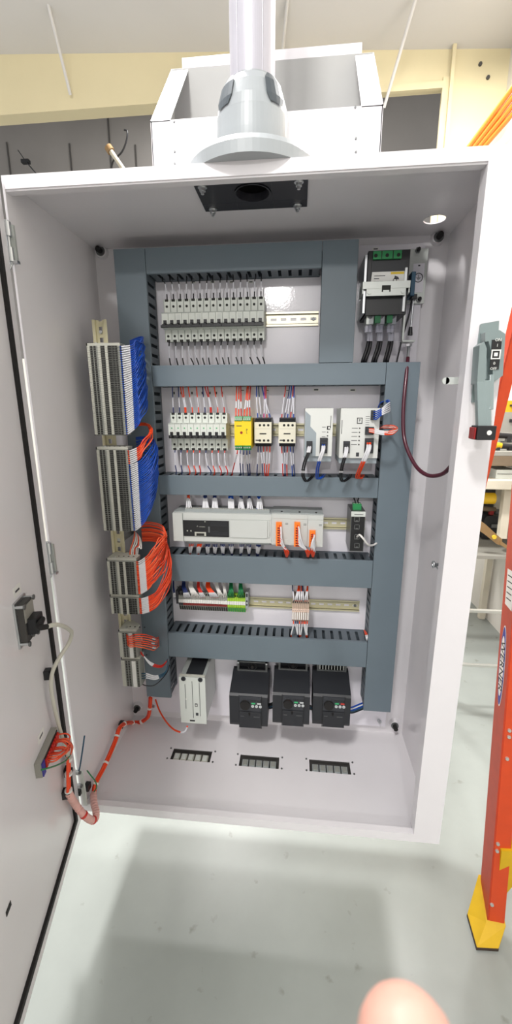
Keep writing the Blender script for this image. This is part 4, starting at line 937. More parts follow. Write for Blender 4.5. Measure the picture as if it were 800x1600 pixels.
for i, px in enumerate((577.5, 594.5, 612.5)):
    q = PY_(px, 498, Ym+22); b.box(q.x-9, q.x+9, Ym+14, Ym+50, q.z-14, q.z+18, 'zinc'); b.cyl((q.x, Ym+13, q.z+4), (q.x, Ym+14, q.z+4), 6, 6, 'dsteel', 14); b.cyl((q.x-4, Ym+30, q.z-30), (q.x-4, Ym+30, q.z-14), 5, 5, 'clear', 12); b.cyl((q.x+4, Ym+30, q.z-30), (q.x+4, Ym+30, q.z-14), 5, 5, 'clear', 12)
b.build('lower_terminals', ms, world=True, bevel=.8)
for px in (590, 608.5):
    q0_ = PY_(px-4, 489, Ym+12); q1_ = PY_(px+4, 505, Ym+12); b = MB(); b.box(q0_.x, q1_.x, Ym+8, Ym+40, q1_.z, q0_.z, 'green'); b.build('green_barrier', ms, world=True, bevel=.6)
b = MB(); a = rect(578, 480, 622, 514, Ym+4); b.box(a[0], a[1], Ym+2, Ym+3.5, a[2], a[3], 'pc')
p_ = [PY_(*q, Ym+12) for q in ((568, 512), (622, 486), (628, 533), (570, 533))]; b.prism([(q.x, q.z) for q in p_][::-1], 1, Ym+9, Ym+10.5, 'pc'); b.build('clear_cover', ms, world=True)
for i, (px, pe) in enumerate(((578, 569), (594, 585), (611, 603.5))):
    for s in (-1, 1):
        cable([(px+s*2, 505, Ym+52), (px+s*2, 518, Ym+44), (px+s*2-.5, 532, Ym+40), (px-3+s*2.2, 546, Ym+40), (pe+s*2.2, 563, -70), (pe+s*2.2-1, 572, -58)], 4, 'wblack', 'thick black supply cable, %s pair under the main switch' % ['left','middle','right'][i], 'thick black cables under the main switch', 'supply_cable', 'cable', sl=((.08, .42, 'clear'),))
cable([(643,470,-60),(640,488,-62),(634,510,-58),(628,530,-56),(624,548,-56),(620.5,563,-60),(619,573,-52)], 2, 'wblack', 'thin black wire right of the thick cables under the main switch')
# earth plate
x0, x1, z0, z1 = rect(639, 389, 662.5, 474, -26)
b = MB(); b.box(x0, x1, -26, PF, z0, z1, 'zinc')
ep = b.build('earth_plate', loc=((x0+x1)/2, PF, z0), world=True, bevel=.6); tag(ep, 'grey metal plate with earth symbol right of the main switch', 'plate')
b = MB(); a = rect(646, 412, 660, 457, -26.5); b.box(a[0], a[1], -27, -26, a[2], a[3], 'panelw')
q = PY_(653.8, 434, -27); b.torus((q.x, -27.4, q.z), 10, 1, 1, 'ink', 28, 6); b.box(q.x-.6, q.x+.6, -27.8, -27, q.z, q.z+7, 'ink')
for i, w_ in enumerate((5.5, 3.6, 1.8)): b.box(q.x-w_, q.x+w_, -27.8, -27, q.z-.5-i*2.4, q.z+.5-i*2.4, 'ink')
b.box(q.x-3, q.x+2, -27.5, -27, q.z+26, q.z+29, 'ink')
b.build('symbol_sticker', ep, world=True)
for px, py in ((653, 391), (654.5, 468)):
    q = PY_(px, py, -28); b = MB(); b.cyl((q.x, -26, q.z), (q.x, -31, q.z), 7, 7, 'dsteel', 6, smooth=False); b.cyl((q.x, -31, q.z), (q.x, -40, q.z), 4, 4, 'matt', 10); b.build('nut', ep, world=True)
# cable drive linkage
lk = thing('switch_linkage', 'steel rod linkage hanging beside the main switch above the maroon cable', 'linkage', (PY_(640, 500, -60).x, -60, PY_(640, 540, -60).z))
b = MB(); b.tube(pts3([(644, 428, -70), (646, 466, -66), (643, 500, -64), (641.5, 515, -64)]), 2.4, 'steel', 8); b.build('rod', lk, world=True)
b = MB(); b.cyl(*[tuple(q) for q in pts3([(641.8, 511, -64), (640.8, 524, -64)])], 4, 6, 'black', 14); b.build('rubber_boot', lk, world=True)
b = MB(); a = PY_(632.5, 468, -56); c_ = PY_(632.5, 534, -56); b.box(a.x-2, a.x+3, -66, -50, c_.z, a.z, 'zinc'); e = PY_(640, 534, -60); b.box(a.x-2, e.x+10, -74, -46, e.z-2, e.z+2, 'zinc'); b.build('hanger_bracket', lk, world=True, bevel=.5)
b = MB(); q = PY_(639, 536, -62); b.cyl((q.x, -62, q.z+6), (q.x, -62, q.z+1), 8, 8, 'steel', 6, smooth=False); b.cyl((q.x, -62, q.z-2), (q.x, -62, q.z-8), 8, 8, 'steel', 6, smooth=False); e = PY_(637.5, 559, -76); b.cyl((q.x, -62, q.z-6), tuple(e), 4, 3.4, 'steel', 12); b.build('clamp_nut', lk, world=True)
b = MB(); q0_ = PY_(646, 466, -64); b.box(q0_.x-8, q0_.x+5, -80, -58, q0_.z-5, q0_.z+6, 'black'); q1_ = PY_(642, 445, -60); b.box(q1_.x-6, q1_.x+4, -86, -40, q1_.z-30, q1_.z+22, 'wteal'); b.build('rod_end_joint', lk, world=True, bevel=1)
cable([(637.3,559,-76),(636,575,-92),(632.5,610,-112),(630,645,-128),(631,680,-145),(638,706,-170),(652,731,-205),(670,743,-240),(690,741,-280),(704,729,-315),(712,715,-345)], 4.6, 'maroon', 'thick glossy maroon cable looping down over the right duct', None, 'maroon_cable', 'cable', n=8, seg=12)
# terminal screws etc. on the bare panel corners
q = PY_(592, 1126, PF-2); b = MB(); b.cyl((q.x, PF, q.z), (q.x, PF-8, q.z), 6, 6, 'steel', 6, smooth=False); b.cyl((q.x, PF-8, q.z), (q.x, PF-14, q.z), 3.5, 3.5, 'steel', 10); tag(b.build('panel_bolt', loc=tuple(q), world=True), 'small steel bolt near the lower right panel corner', 'bolt')
# ================================================================ LEFT TERMINAL STRIPS
VB, VF = -140., -200.
b = MB(); X0r, X1r = 38, 76; zt_, zb_ = zz(160, 499, -148), 235
for a, c_ in ((X0r, X0r+6.5), (X1r-6.5, X1r)): b.box(a, c_, VB-7.5, VB-6.3, zb_, zt_, 'railold')
for a in (X0r+6.5, X1r-7.7): b.box(a, a+1.2, VB-7.5, VB, zb_, zt_, 'railold')
b.box(X0r+7, 52.5, VB-1.5, VB, zb_, zt_, 'railold'); b.box(61.5, X1r-7, VB-1.5, VB, zb_, zt_, 'railold')
n = int((zt_-zb_)/25)
for i in range(n): b.box(52.5, 61.5, VB-1.5, VB, zt_-25*i-16, zt_-25*i-3, 'railold')
b.cyl((57, VB-1.5, zt_-28), (57, VB-5, zt_-28), 4.5, 4, 'steel', 12)
vr = tag(b.build('din_rail', loc=(57, VB, zb_), world=True, bevel=.3), 'upright yellowish slotted rail carrying the left terminal strips', 'mounting rail')
for z in (zt_-60, 700, 300):
    s_ = MB(); s_.box(50, 70, VB, PF-2, z-8, z+8, 'zinc'); s_.build('standoff_bracket', vr, world=True, bevel=.6)
PITCH = 5.2
def tblock(w0, w1, kind):
    """a multi-level terminal, front towards the viewer, thickness along z; local x from w0"""
    b = MB(); W = w1-w0; h = PITCH*.46; yb, yf = VB+6, VF
    b.prism([(w0, yb-14), (w0+W*.1, yb-6), (w1-W*.35, yb-6), (w1, yb-30), (w1, yf+6), (w1-W*.08, yf), (w0+W*.03, yf), (w0, yf+4)], 2, -h, h, 'tb')
    if kind == 'A':
        for f in (.03, .36, .58, ): b.box(w0+W*f, w0+W*(f+.085), yf-2, yf, -h, h, 'tbl')
        b.box(w0+W*.79, w0+W*.8, yf-.6, yf, -h, h, 'tbd')
        for f in (.16, .26, .46, .535, .69, .745, .84, .92): b.box(w0+W*(f-.034), w0+W*(f+.034), yf-.7, yf+.3, -1.9, 1.9, 'tbd')
    else:
        b.box(w0+W*.0, w0+W*.2, yf-1.5, yf, -h, h, 'tbl'); b.box(w0+W*.62, w0+W*.82, yf-3, yf, -h, h, 'label')
        for f in (.3, .45, .92): b.box(w0+W*(f-.05), w0+W*(f+.05), yf-.7, yf+.3, -1.5, 1.5, 'tbd')
    return b
XA0, XA1 = 44, 124
def strip(nm, ytop, ybot, pxm, kind='A', w=(XA0, XA1), proto={}):
    zt, zb = zz(pxm, ytop, VF), zz(pxm, ybot, VF); n = max(2, round((zt-zb)/PITCH)); p = (zt-zb)/n; zs = []
    for i in range(n):
        z = zt-p*(i+.5); zs.append(z); key = kind+str(w)
        if key not in proto:
            o = tblock(w[0], w[1], kind).build('terminal_block', loc=(0, 0, z)); proto[key] = o
        else: o = proto[key].copy(); col.objects.link(o); o.location.z = (z+ZF)/1000
        tag(o, 'thin grey multi-level terminal block in the %s of the left strips' % nm, 'terminal block', 'terminal blocks of the %s left strip' % nm)
    for z0_, z1_, u in ((zt+.2, zt+7, 'top'), (zb-2.4, zb-.2, 'bottom')):
        b = MB(); b.prism([(w[0], VB-8), (w[0]+4, VB), (w[1]-30, VB), (w[1], VB-22), (w[1], VF+9), (w[0], VF+6)], 2, z0_, z1_, 'tbl' if u == 'top' else 'tb')
        b.box(w[0]-.8, w[0], VF+2, VB-8, z0_, z1_, 'tbd')
        if u == 'top':
            for k_ in range(4): b.cyl((w[0]+26+k_*14, VF+22, z1_-.1), (w[0]+26+k_*14, VF+22, z1_+.6), 2.6, 2.6, 'tbd', 10)
            b.cyl((w[0]+18, VF+16, z1_-.1), (w[0]+18, VF+16, z1_+2), 4, 4, 'steel', 10)
        tag(b.build('end_stop', loc=((w[0]+w[1])/2, VF, z0_), world=True, bevel=.4), 'grey end stop closing the %s of the %s of the left strips' % (u, nm), 'end bracket')
    return zs, zt, zb
S1, t1, b1 = strip('uppermost', 540, 679, 158); S2, t2_, b2_ = strip('second from top', 703, 829, 172)
S3, t3, b3 = strip('third from top', 877.5, 928.5, 188); S4, t4, b4 = strip('fourth from top', 934.5, 959, 192)
S5, t5, b5 = strip('fifth from top', 989, 1027, 200, 'B', (60, 108)); S6, t6, b6 = strip('lowest', 1032.5, 1072.5, 205, 'B', (60, 112))
def W_(pts, k, label, group, sl, r=1.5):
    if k == 'worange': k = random.choice(['worange','worange','worange2','worange3'])
    elif k == 'wblue': k = random.choice(['wblue','wblue','wblue2'])
    return wire(pts, r, k, label, group, sleeves=sl, n=5, seg=6)
for i, z in enumerate(S1):
    f = i/len(S1); j1, j2, j3 = js(5), js(6), js(8); top = t1+22+js(5); rise = 4+24*f
    W_([(XA1-4, VF+9, z), (XA1+7, VF+6, z), (XA1+34, VF+2, z+rise*.75), (XA1+40+j1*.6, VF+8, z+rise+10), (XA1+44+j2*.5, VF+32, min(z+rise+34+j3, top-10)), (XA1+38+j1, VF+62, min(z+rise+60+j3, top)), (XA1+22, VF+78, min(z+rise+66+j3, top+3)), (XA1-4, VF+84, min(z+rise+60, top-4))],
       'wblue', 'blue wire with white sleeve fanning from the uppermost of the left strips', 'blue wires of the uppermost left strip', [(9.5, 33, 'sleeve')])
for i, z in enumerate(S2):
    f = i/len(S2); j1, j2, j3 = js(4), js(6), js(10); red = i < 7; rise = 14+16*f if red else 10+18*f; top = t2_+(62 if red else 20)+js(6)
    e = 0 if red else 14*math.sin(f*PI)
    W_([(XA1-4, VF+9, z), (XA1+8, VF+6, z), (XA1+33, VF+2, z+rise*.8), (XA1+42+e+j1*.6, VF+8, z+rise+14), (XA1+(54 if red else 48)+e+j2*.6, VF+34, min(z+rise+40+j3, top-14)), (XA1+42+e+j1, VF+62, min(z+rise+70+j3, top-4)), (XA1+24, VF+76, min(z+rise+84+j3, top+2)), (XA1-6, VF+84, min(z+rise+84, top))],
       'worange' if red else 'wblue', ('orange' if red else 'blue')+' wire with white sleeve fanning from the second of the left strips', ('orange' if red else 'blue')+' wires of the second left strip', [(9.5, 33, 'sleeve')])
ztop3 = zz(215, 826, -150)
for i, z in enumerate(S3+[q-2 for q in S3[2:]]):
    STUFF[0] = REST if i >= len(S3) else None
    f = i/len(S3); j1, j2, j3 = js(6), js(8), js(8); nn = i % len(S3)
    top = ztop3+js(10)-nn*3
    W_([(XA1-4, VF+9, z), (XA1+9, VF+6, z+2), (XA1+34, VF+4, z+20), (XA1+50+j1, VF+10, z+38), (XA1+62+j2, VF+38, z+62+j3), (XA1+64+j2, VF+60, min(z+96+j3, top-22)), (XA1+58+j1, VF+74, top-4), (XA1+24, VF+78, top+4), (XA1-8, VF+82, top+2)],
       'worange', 'orange wire with white sleeve looping up from the third of the left strips', 'orange wires of the third left strip', [(12, 36, 'sleeve')])
STUFF[0] = None
for i, z in enumerate(S4+[q-1.5 for q in S4]):
    STUFF[0] = REST if i >= len(S4) else None
    j1, j2, j3 = js(4), js(6), js(8)
    W_([(XA1-4, VF+9, z), (XA1+9, VF+6, z), (XA1+36, VF+3, z+12), (XA1+54+j1, VF+10, z+28), (XA1+72+j2, VF+36, z+64+j3), (XA1+76+j2, VF+56, z+100+j3), (XA1+64+j1, VF+72, z+138+j3), (XA1+50, VF+82, z+150)],
       'worange', 'orange wire with white sleeve sweeping up from the fourth of the left strips', 'orange wires of the fourth left strip', [(12, 36, 'sleeve')])
STUFF[0] = None
for i in range(6):   # pale loose wires above the third strip
    W_([(95+i*4, VF+40, t3-2), (98+i*5, VF+34, t3+18+i*3), (112+i*4, VF+30, t3+52-i*5), (108+i*3, VF+50, t3+66-i*3), (96, VF+80, t3+62)], 'wwhite' if i % 3 else 'worange', '%s loose wire above the third of the left strips' % ('white' if i % 3 else 'orange'), 'loose wires above the third left strip', [])
for i in range(7):
    z = S5[min(i, len(S5)-1)]-2; j1 = js(4)
    W_([(84, VF-2, z), (98, VF-16, z+2), (118+j1, VF-14, z+9-i), (140+j1, VF, z+2-i*2), (150+j1, VF+30, z-22-i*2), (146+j1, VF+66, z-48), (140, VF+96, z-62)], 'worange', 'orange wire arching out of the fifth of the left strips', 'orange wires of the fifth left strip', [(.5, .62, 'sleeve')] if i % 2 else [])
for i in range(3): W_([(112, VF+20, t6+12+i*3), (124, VF+14, t6+6), (140, VF+22, t6-18-i*4), (160, VF+50, t6-44-i*3), (166, VF+92, t6-52)], 'wred', 'red wire with white sleeve above the lowest of the left strips', 'red wires above the lowest left strip', [(.12, .42, 'sleeve')])
for i in range(3): W_([(112, VF+14, b6+34-i*8), (128, VF+10, b6+38-i*7), (152, VF+18, b6+26-i*5), (172, VF+40, b6+24-i*3), (176, VF+62, b6+36), (164, VF+92, b6+34)], 'wteal', 'dark teal wire with white sleeve right of the lowest of the left strips', 'teal wires of the lowest left strip', [(.12, .4, 'sleeve')])
W_([(100, VF+20, b6+2), (120, VF+16, b6-6), (148, VF+22, b6-6), (170, VF+60, b6+6), (170, VF+92, b6+14)], 'wblack', 'single black wire leaving the bottom of the lowest of the left strips', None, [])
# ================================================================ HARNESS TO THE DOOR
def pxx(lst): return [tuple(PX_(a, b_, X)) for a, b_, X in lst]
hpts = [tuple(PY_(235, 1090, -70)), tuple(PY_(234, 1104, -60)), tuple(PY_(231, 1120, -50)), tuple(PY_(220, 1128, -44)), tuple(PY_(208, 1129, -40)), tuple(PX_(198, 1130, 8))]+pxx([(187,1137,14),(179,1160,14),(163,1197,14),(150,1222,14),(146,1240,14)])
def off(pts, ax, az_): return [(p[0]+ax, p[1], p[2]+az_) for p in pts]
hs = thing('wire_harness', 'orange wire bundle with white ties running along the bottom left corner', 'wire harness', hpts[5])
for i, (ax, az_) in enumerate(((0,4),(4,0),(0,-4),(-3,1),(1,0))):
    b = MB(); b.tube(spline(off(hpts, ax, az_), 8), 3.2, 'worange' if i != 3 else 'wred', 8); b.build('bundled_wire', hs, world=True)
S_ = spline(hpts, 8)
for f in (.12, .3, .42, .55, .68, .8, .93):
    i = int(f*(len(S_)-2)); d = (S_[i+1]-S_[i]).normalized(); b = MB(); b.cyl(S_[i]-d*2.5, S_[i]+d*2.5, 8.4, 8.4, 'label', 14); b.build('cable_tie', hs, world=True)
for q in (PX_(196, 1132, 14), PX_(144, 1229, 14)):
    b = MB(); b.box(-5, 8, q.y-10, q.y+8, q.z-9, q.z+9, 'black'); b.build('tie_mount', hs, world=True, bevel=1)
# flexible pink spiral wrap crossing to the door
def dp(px, py, o): a, z = don(px, py, o); return dpt(a, o, z)
e0 = Vector(hpts[-1])
sp = [tuple(e0), tuple(PY_(147, 1256, -372)), tuple(PY_(150, 1268, -392)), tuple(PY_(149, 1279, -410)), tuple(PY_(142, 1281, -425)), tuple(PY_(131, 1273, -440)), dp(120, 1260, 16), dp(111, 1246, 12), dp(107, 1238, 10)]
S_ = spline(sp, 10); b = MB(); rs = [8.5+.8*math.sin(i*2.1) for i in range(len(S_))]; b.tube(S_, rs, 'pinks', 14)
sw = tag(b.build('spiral_wrap', loc=sp[0], world=True), 'pink spiral-wrapped cable loop crossing from cabinet to door', 'cable wrap')
for f in (.45, .62): 
    i = int(f*len(S_)); d = (S_[i+1]-S_[i]).normalized(); b = MB(); b.cyl(S_[i]-d*3, S_[i]+d*3, 9.6, 9.6, 'wred', 14); b.build('red_tie', sw, world=True)
dh = thing('door_harness', 'orange wire bundle climbing the door beside its black seal', 'wire harness', dp(107, 1220, 10))
for i, (ax, az_) in enumerate(((0,0),(4,2),(-3,3),(2,-3))):
    P_ = [dp(107+ax*.4, y, 12+az_*.6) for y in (1238, 1220, 1205, 1192, 1182)]; b = MB(); b.tube(spline(P_, 6), 3.2, 'worange', 8); b.build('bundled_wire', dh, world=True)
for y in (1209, 1186, 1235):
    q = Vector(dp(107, y, 12)); b = MB(); b.cyl(q-Vector((0,0,3)), q+Vector((0,0,3)), 8.5, 8.5, 'label', 14); b.build('cable_tie', dh, world=True)
# terminal device on the door (long narrow, seen edge on)
A = [don(*q, 3) for q in ((83,1140),(88,1157),(62,1213),(57,1196))]
a0 = min(don(86,1148,3)[0], don(60,1204,3)[0]); a1 = max(don(86,1148,3)[0], don(60,1204,3)[0]); zt = (A[0][1]+A[3][1])/2; zb = (A[1][1]+A[2][1])/2
td = thing('door_terminal_unit', 'narrow pushbutton wiring unit on the door with many orange wires', 'wiring unit', dpt((a0+a1)/2, 3, (zt+zb)/2))
b = MB(); dbox(b, a0, a1, -4, 9, min(zt, zb), max(zt, zb), 'bench'); dbox(b, a0+4, a1-4, 9, 11, min(zt,zb)+5, max(zt,zb)-4, 'black'); b.build('unit_case', td, world=True, bevel=.6)
b = MB(); dbox(b, a1-14, a1-1, 9.5, 11.5, min(zt,zb)+1, max(zt,zb)-3, 'lblue'); b.build('blue_end', td, world=True)
b = MB(); nT = 9
for i in range(nT): aa = a0+10+(a1-a0-30)*i/(nT-1); dbox(b, aa-3.2, aa+3.2, 11, 14, min(zt,zb)+8, max(zt,zb)-8, 'wred')
b.build('red_terminals', td, world=True)
zm_ = (zt+zb)/2
STUFF[0] = REST
for i in range(14):
    aa = a0+10+(a1-a0-28)*((i*5) % 14)/13; s0 = dpt(aa, 14, zm_+js(6)); j1 = js(3)
    tgt_ = [dp(97+j1, 1152+j1, 34), dp(108+j1*.6, 1158+abs(j1), 30), dp(113+j1*.5, 1168, 22), dp(110, 1180, 14), dp(107, 1192, 12)]
    m_ = Vector(s0).lerp(Vector(tgt_[1]), .5)+dn*14+Vector((0,0,js(10)-6))
    W_([s0, tuple(Vector(s0)+dn*16), tuple(m_), *tgt_[1:]], 'worange', 'thin orange wire from the narrow wiring unit on the door', 'orange wires of the door wiring unit', [(.35, .45, 'clear')] if i % 3 == 0 else [], 1.6)
STUFF[0] = None
o = REST.build('wire', loc=(330, -70, 600), world=True); tag(o, 'remaining tangle of small sleeved wires around controller, coloured terminals and door unit', 'wires', kind='stuff')
W_([dp(64, 1203, 14), dp(72, 1201, 22), dp(88, 1196, 24), dp(102, 1189, 20), dp(110, 1180, 16)], 'wgreen', 'green wire under the narrow wiring unit on the door', None, [], 1.8)
# socket plate with the black plug
P_ = [don(*q, 3) for q in ((26,944),(42,929),(49,975),(44,1004),(36,1009))]
a0 = min(don(30,975,3)[0], don(47,965,3)[0]); a1 = max(don(30,975,3)[0], don(47,965,3)[0]); zt = (P_[0][1]+P_[1][1])/2; zb = (P_[3][1]+P_[4][1])/2
st = thing('door_socket_plate', 'dark metal socket plate on the door with a black plug in it', 'socket plate', dpt((a0+a1)/2, 0, (zt+zb)/2))
b = MB(); dbox(b, a0-2, a1+2, -4, 0, zb-2, zt+2, 'steel'); dbox(b, a0+3, a1-3, 0, 12, zb+6, zt-4, 'benchdark'); dbox(b, a0+3, a1-3, 12, 14, zt-40, zt-8, 'bench'); dbox(b, a0+8, a0+26, 12, 18, zt-52, zt-42, 'lblue'); b.build('plate', st, world=True, bevel=.8)
for a_, z_ in ((a0+2, zt-6), (a1-2, zt-6), (a0+2, zb+6), (a1-2, zb+6), ((a0+a1)/2, zb+14)):
    b = MB(); q = Vector(dpt(a_, 0, z_)); b.cyl(q, q+dn*14, 3, 3, 'steel', 10); b.cyl(q+dn*14, q+dn*17, 5, 5, 'dsteel', 6, smooth=False); b.build('standoff', st, world=True)
b = MB(); zp = don(44, 985, 20)[1]; dbox(b, a0+6, a1-8, 10, 30, zp-18, zp+14, 'black'); b.build('black_plug', st, world=True, bevel=2)
c0_ = Vector(dpt(a0+14, 30, zp)); lst = [dp(62, 980, 42), dp(74, 979, 52)]
b = MB(); b.tube(spline([c0_, *lst], 6), [6]*7+[5]*6, 'matt', 12); b.build('strain_relief', st, world=True)
wire([lst[1], dp(86,976,60), dp(98,978,64), dp(107,983,60), dp(112,989,54), dp(108,1004,44), dp(97,1021,32), dp(86,1040,20), dp(81,1055,14), dp(80,1075,12), dp(84,1100,12), dp(91,1130,12), dp(99,1158,14), dp(106,1180,14), dp(108,1192,12)], 4.2, 'wgrey',
     'pale grey cable curving from the black plug down the door', None, name='data_cable', cat='cable', n=8, seg=10)
for q, lab in (((30, 922), 'faint paper label above the dark socket plate on the door'), ((67, 1149), 'faint paper label beside the narrow wiring unit on the door')):
    a, z = don(*q); b = MB(); dbox(b, a-16, a+16, -4, -3.4, z-10, z+10, 'label'); dbox(b, a-9, a+9, -3.4, -3.1, z-2, z+2, 'ink')
    tag(b.build('paper_label', loc=dpt(a, -3.4, z), world=True), lab, 'label')
# earthing stud and strap near the bottom hinge
q = PY_(118, 1226, -372); bs_ = thing('earthing_bracket', 'small steel bracket with green wires between door and cabinet corner', 'bracket', tuple(q))
b = MB(); q1 = PY_(126, 1204, -366); q2 = PY_(137, 1256, -366); b.prism([(q1.x, q1.z+4), (q1.x+8, q1.z), (q2.x+2, q2.z), (q2.x-10, q2.z)], 1, -372, -368, 'lgrey'); b.build('bracket_arm', bs_, world=True, bevel=.6)
for (px, py) in ((119,1207),(122,1228),(112,1267)):
    b = MB(); v = PY_(px, py, -376); b.cyl((v.x-8, v.y, v.z), (v.x+8, v.y, v.z), 6, 6, 'steel', 12); b.cyl((v.x+8, v.y, v.z), (v.x+12, v.y, v.z), 4, 4, 'dsteel', 10); b.build('stud', bs_, world=True)
v = PY_(123, 1238, -374); b = MB(); b.box(v.x-7, v.x+7, -380, -368, v.z-6, v.z+6, 'black'); b.build('rubber_stop', bs_, world=True, bevel=1)
cable([(132,1150,-366),(130,1165,-370),(127,1185,-372),(124,1202,-374),(120,1208,-376)], 2, 'wteal', 'thin dark green wire standing up beside the bottom left hinge')
cable([(136,1204,-366),(143,1213,-360),(149,1221,-350),(151,1230,-345),(147,1237,-345)], 1.6, 'wgreen', 'short green wire curling round the harness tie mount')
# ================================================================ ROOM
FZ = -ZF
b = MB(); b.box(-3400, 2000, -9000, 5600, FZ-60, FZ, 'floor'); struct(b.build('floor', loc=(0, 0, FZ), world=True))
WX = 1960
b = MB(); YW = 2500
# back wall with a big opening into the darker hall
zc = zz(400, 70, YW)+60; zo = PY_(300, 157, YW).z; xo = PY_(694, 200, YW).x
b.box(-3400, xo, YW, YW+120, zo, zc+300, 'wallc'); b.box(xo, WX, YW, YW+120, 1500, zc+300, 'wallc'); b.box(1500, WX, YW, YW+120, FZ, 1500, 'lwhite'); b.box(-3400, 1500, YW, YW+120, FZ, 1500, 'wallg')
struct(b.build('wall_back', loc=(0, YW, FZ), world=True))
b = MB(); b.box(xo-40, xo+30, YW-14, YW+10, 1500, zo+20, 'wallc'); b.box(PY_(598, 168, YW).x-900, xo-40, YW-14, YW+10, zo-46, zo-4, 'wallc')
b.box(xo+2, xo+26, YW-40, YW-14, 1500, zc, 'wallc'); struct(b.build('trim_1', loc=(xo, YW, zo), world=True))
b = MB(); b.box(WX, WX+80, -9000, YW, FZ, zc+300, 'wallg'); struct(b.build('wall_right', loc=(WX, 0, FZ), world=True))
# ceiling: flat panels, slightly lower towards the right
zl_ = PY_(100, 66, YW).z; zr_ = PY_(770, 78, YW).z
b = MB(); b.hull8([(-3400, 300, zl_+420), (WX, 300, zr_+300), (WX, YW, zr_), (-3400, YW, zl_+60)], [(-3400, 300, zl_+480), (WX, 300, zr_+360), (WX, YW, zr_+60), (-3400, YW, zl_+120)], 'ceil')
struct(b.build('ceiling', loc=(0, 1200, zl_+200), world=True))
b = MB(); b.box(-5200, 3800, 5600, 5680, FZ, 6200, 'walld'); struct(b.build('wall_hall', loc=(0, 5600, FZ), world=True))
b = MB(); b.box(-5200, 3800, YW+130, 5600, 5300, 5360, 'walld'); struct(b.build('ceiling_hall', loc=(0, 4000, 5300), world=True))
for i, (px, y0, y1) in enumerate(((10, 222, 266), (108, 224, 264), (211, 226, 262), (166, 154, 222))):
    a = PY_(px, y0, 5590); c_ = PY_(px+3, y1, 5590); b = MB(); b.box(a.x-9, a.x+9, 5586, 5600, c_.z-400, a.z, 'benchdark'); struct(b.build('trim_%d' % (i+2), loc=tuple(a), world=True))
a = PY_(60, 168, 5590); b = MB(); b.box(-5200, 3800, 5580, 5600, a.z-30, a.z, 'bench'); struct(b.build('trim_6', loc=tuple(a), world=True))
# conduit with hooked cable hanging in the hall
p0 = PY_(171, 233, 4200); p1 = PY_(200, 275, 4200)
cd = thing('hanging_conduit', 'short metal conduit hanging in the dark hall at upper left', 'conduit', tuple(p0)); b = MB(); b.cyl(p0, p1, 26, 26, 'beige', 16); b.build('pipe', cd, world=True)
b = MB(); b.cyl(p0-(p1-p0).normalized()*25, p0+(p1-p0).normalized()*30, 44, 44, 'brown', 16); b.build('pipe_cap', cd, world=True)
cable([(174,262,4200),(178,250,4200),(190,238,4200),(197,222,4200),(199,206,4200),(194,203,4200)], 9, 'wblack', 'dark hooked cable hanging beside the conduit in the hall', None, 'hook_cable', 'cable')
p = PY_(40, 252, 5300); b = MB(); b.box(p.x-60, p.x+50, 5280, 5340, p.z-22, p.z+22, 'black'); b.cyl(p, p+Vector((150, 60, -180)), 8, 8, 'black', 8); b.cyl(p, p+Vector((-130, 60, 170)), 6, 6, 'black', 8)
tag(b.build('wall_bracket', loc=tuple(p), world=True), 'small dark bracket high on the hall wall at far left', 'bracket')
# thin hanger rods in front of the cream wall
for (q0, q1, lab) in (((72, -6), (110, 148), 'thin white hanger rod before the cream beam at upper left'), ((450, -6), (440, 92), 'thin white hanger rod just right of the pale tube'), ((651, -6), (600, 168), 'thin white hanger rod before the cream beam at upper right')):
    a = PY_(*q0, 2150); c_ = PY_(*q1, 2470); b = MB(); b.cyl(a, c_, 11, 11, 'ceil', 10)
    tag(b.build('hanger_rod', loc=tuple(a), world=True), lab, 'rod')
for q in ((99, 78), (119, 78), (748, 100), (762, 120), (752, 99)):
    pass
b = MB()
for q in ((99, 78), (125, 77), (750, 101), (762, 122)): a = PY_(*q, YW); b.cyl((a.x, YW-12, a.z), (a.x, YW, a.z), 12, 12, 'benchdark', 10)
struct(b.build('trim_7', loc=(0, YW, 3000), world=True))
# orange cables passing over the cabinet at upper right
for i in range(4):
    a = PY_(728+i*7.5, 236, 700); c_ = PY_(806+i*4.5, 130+i*9, 700); d = c_-a
    b = MB(); b.tube([a-d*1.2, a, a.lerp(c_, .5), c_, c_+d*.6], 9, 'ocable', 12)
    tag(b.build('orange_cable', loc=tuple(a), world=True), '%s of four parallel orange cables slanting up at top right' % ['leftmost','second','third','rightmost'][i], 'cable', 'orange cables at top right')
b = MB(); b.tube(spline(pts3([(770,240,900),(786,226,900),(797,211,900),(806,190,900),(812,160,900)]), 6), 22, 'lwhite', 14); tag(b.build('white_duct', loc=tuple(PY_(790, 226, 900)), world=True), 'white curved hose below the orange cables at top right', 'hose')
# ================================================================ LADDER
lad = thing('step_ladder', 'orange fibreglass step ladder with yellow foot standing at the right', 'ladder', (1130, -285, FZ))
F0 = PZ_(761, 1443, -415); AP = PZ_(880, -10, 1960)
def frame(P0, P1, side):
    d = (P1-P0).normalized(); s = (side-d*side.dot(d)).normalized(); n = s.cross(d).normalized(); return d, s, n
def chan(P0, P1, side, w, dep, th, k1, k2, name, wmul=1):
    """channel rail: web width w along n, two flanges depth dep along s"""
    d, s, n = frame(P0, P1, side); b = MB()
    def bx(a0, a1, c0, c1, k):
        lo = [P0+s*a0+n*c0, P0+s*a1+n*c0, P0+s*a1+n*c1, P0+s*a0+n*c1]; hi = [q+(P1-P0) for q in lo]; b.hull8(lo, hi, k)
    bx(0, th, -w/2, w/2, k1); bx(th, dep, -w/2, -w/2+th, k2); bx(th, dep, w/2-th, w/2, k2)
    o = b.build(name, lad, world=True, bevel=1); return d, s, n

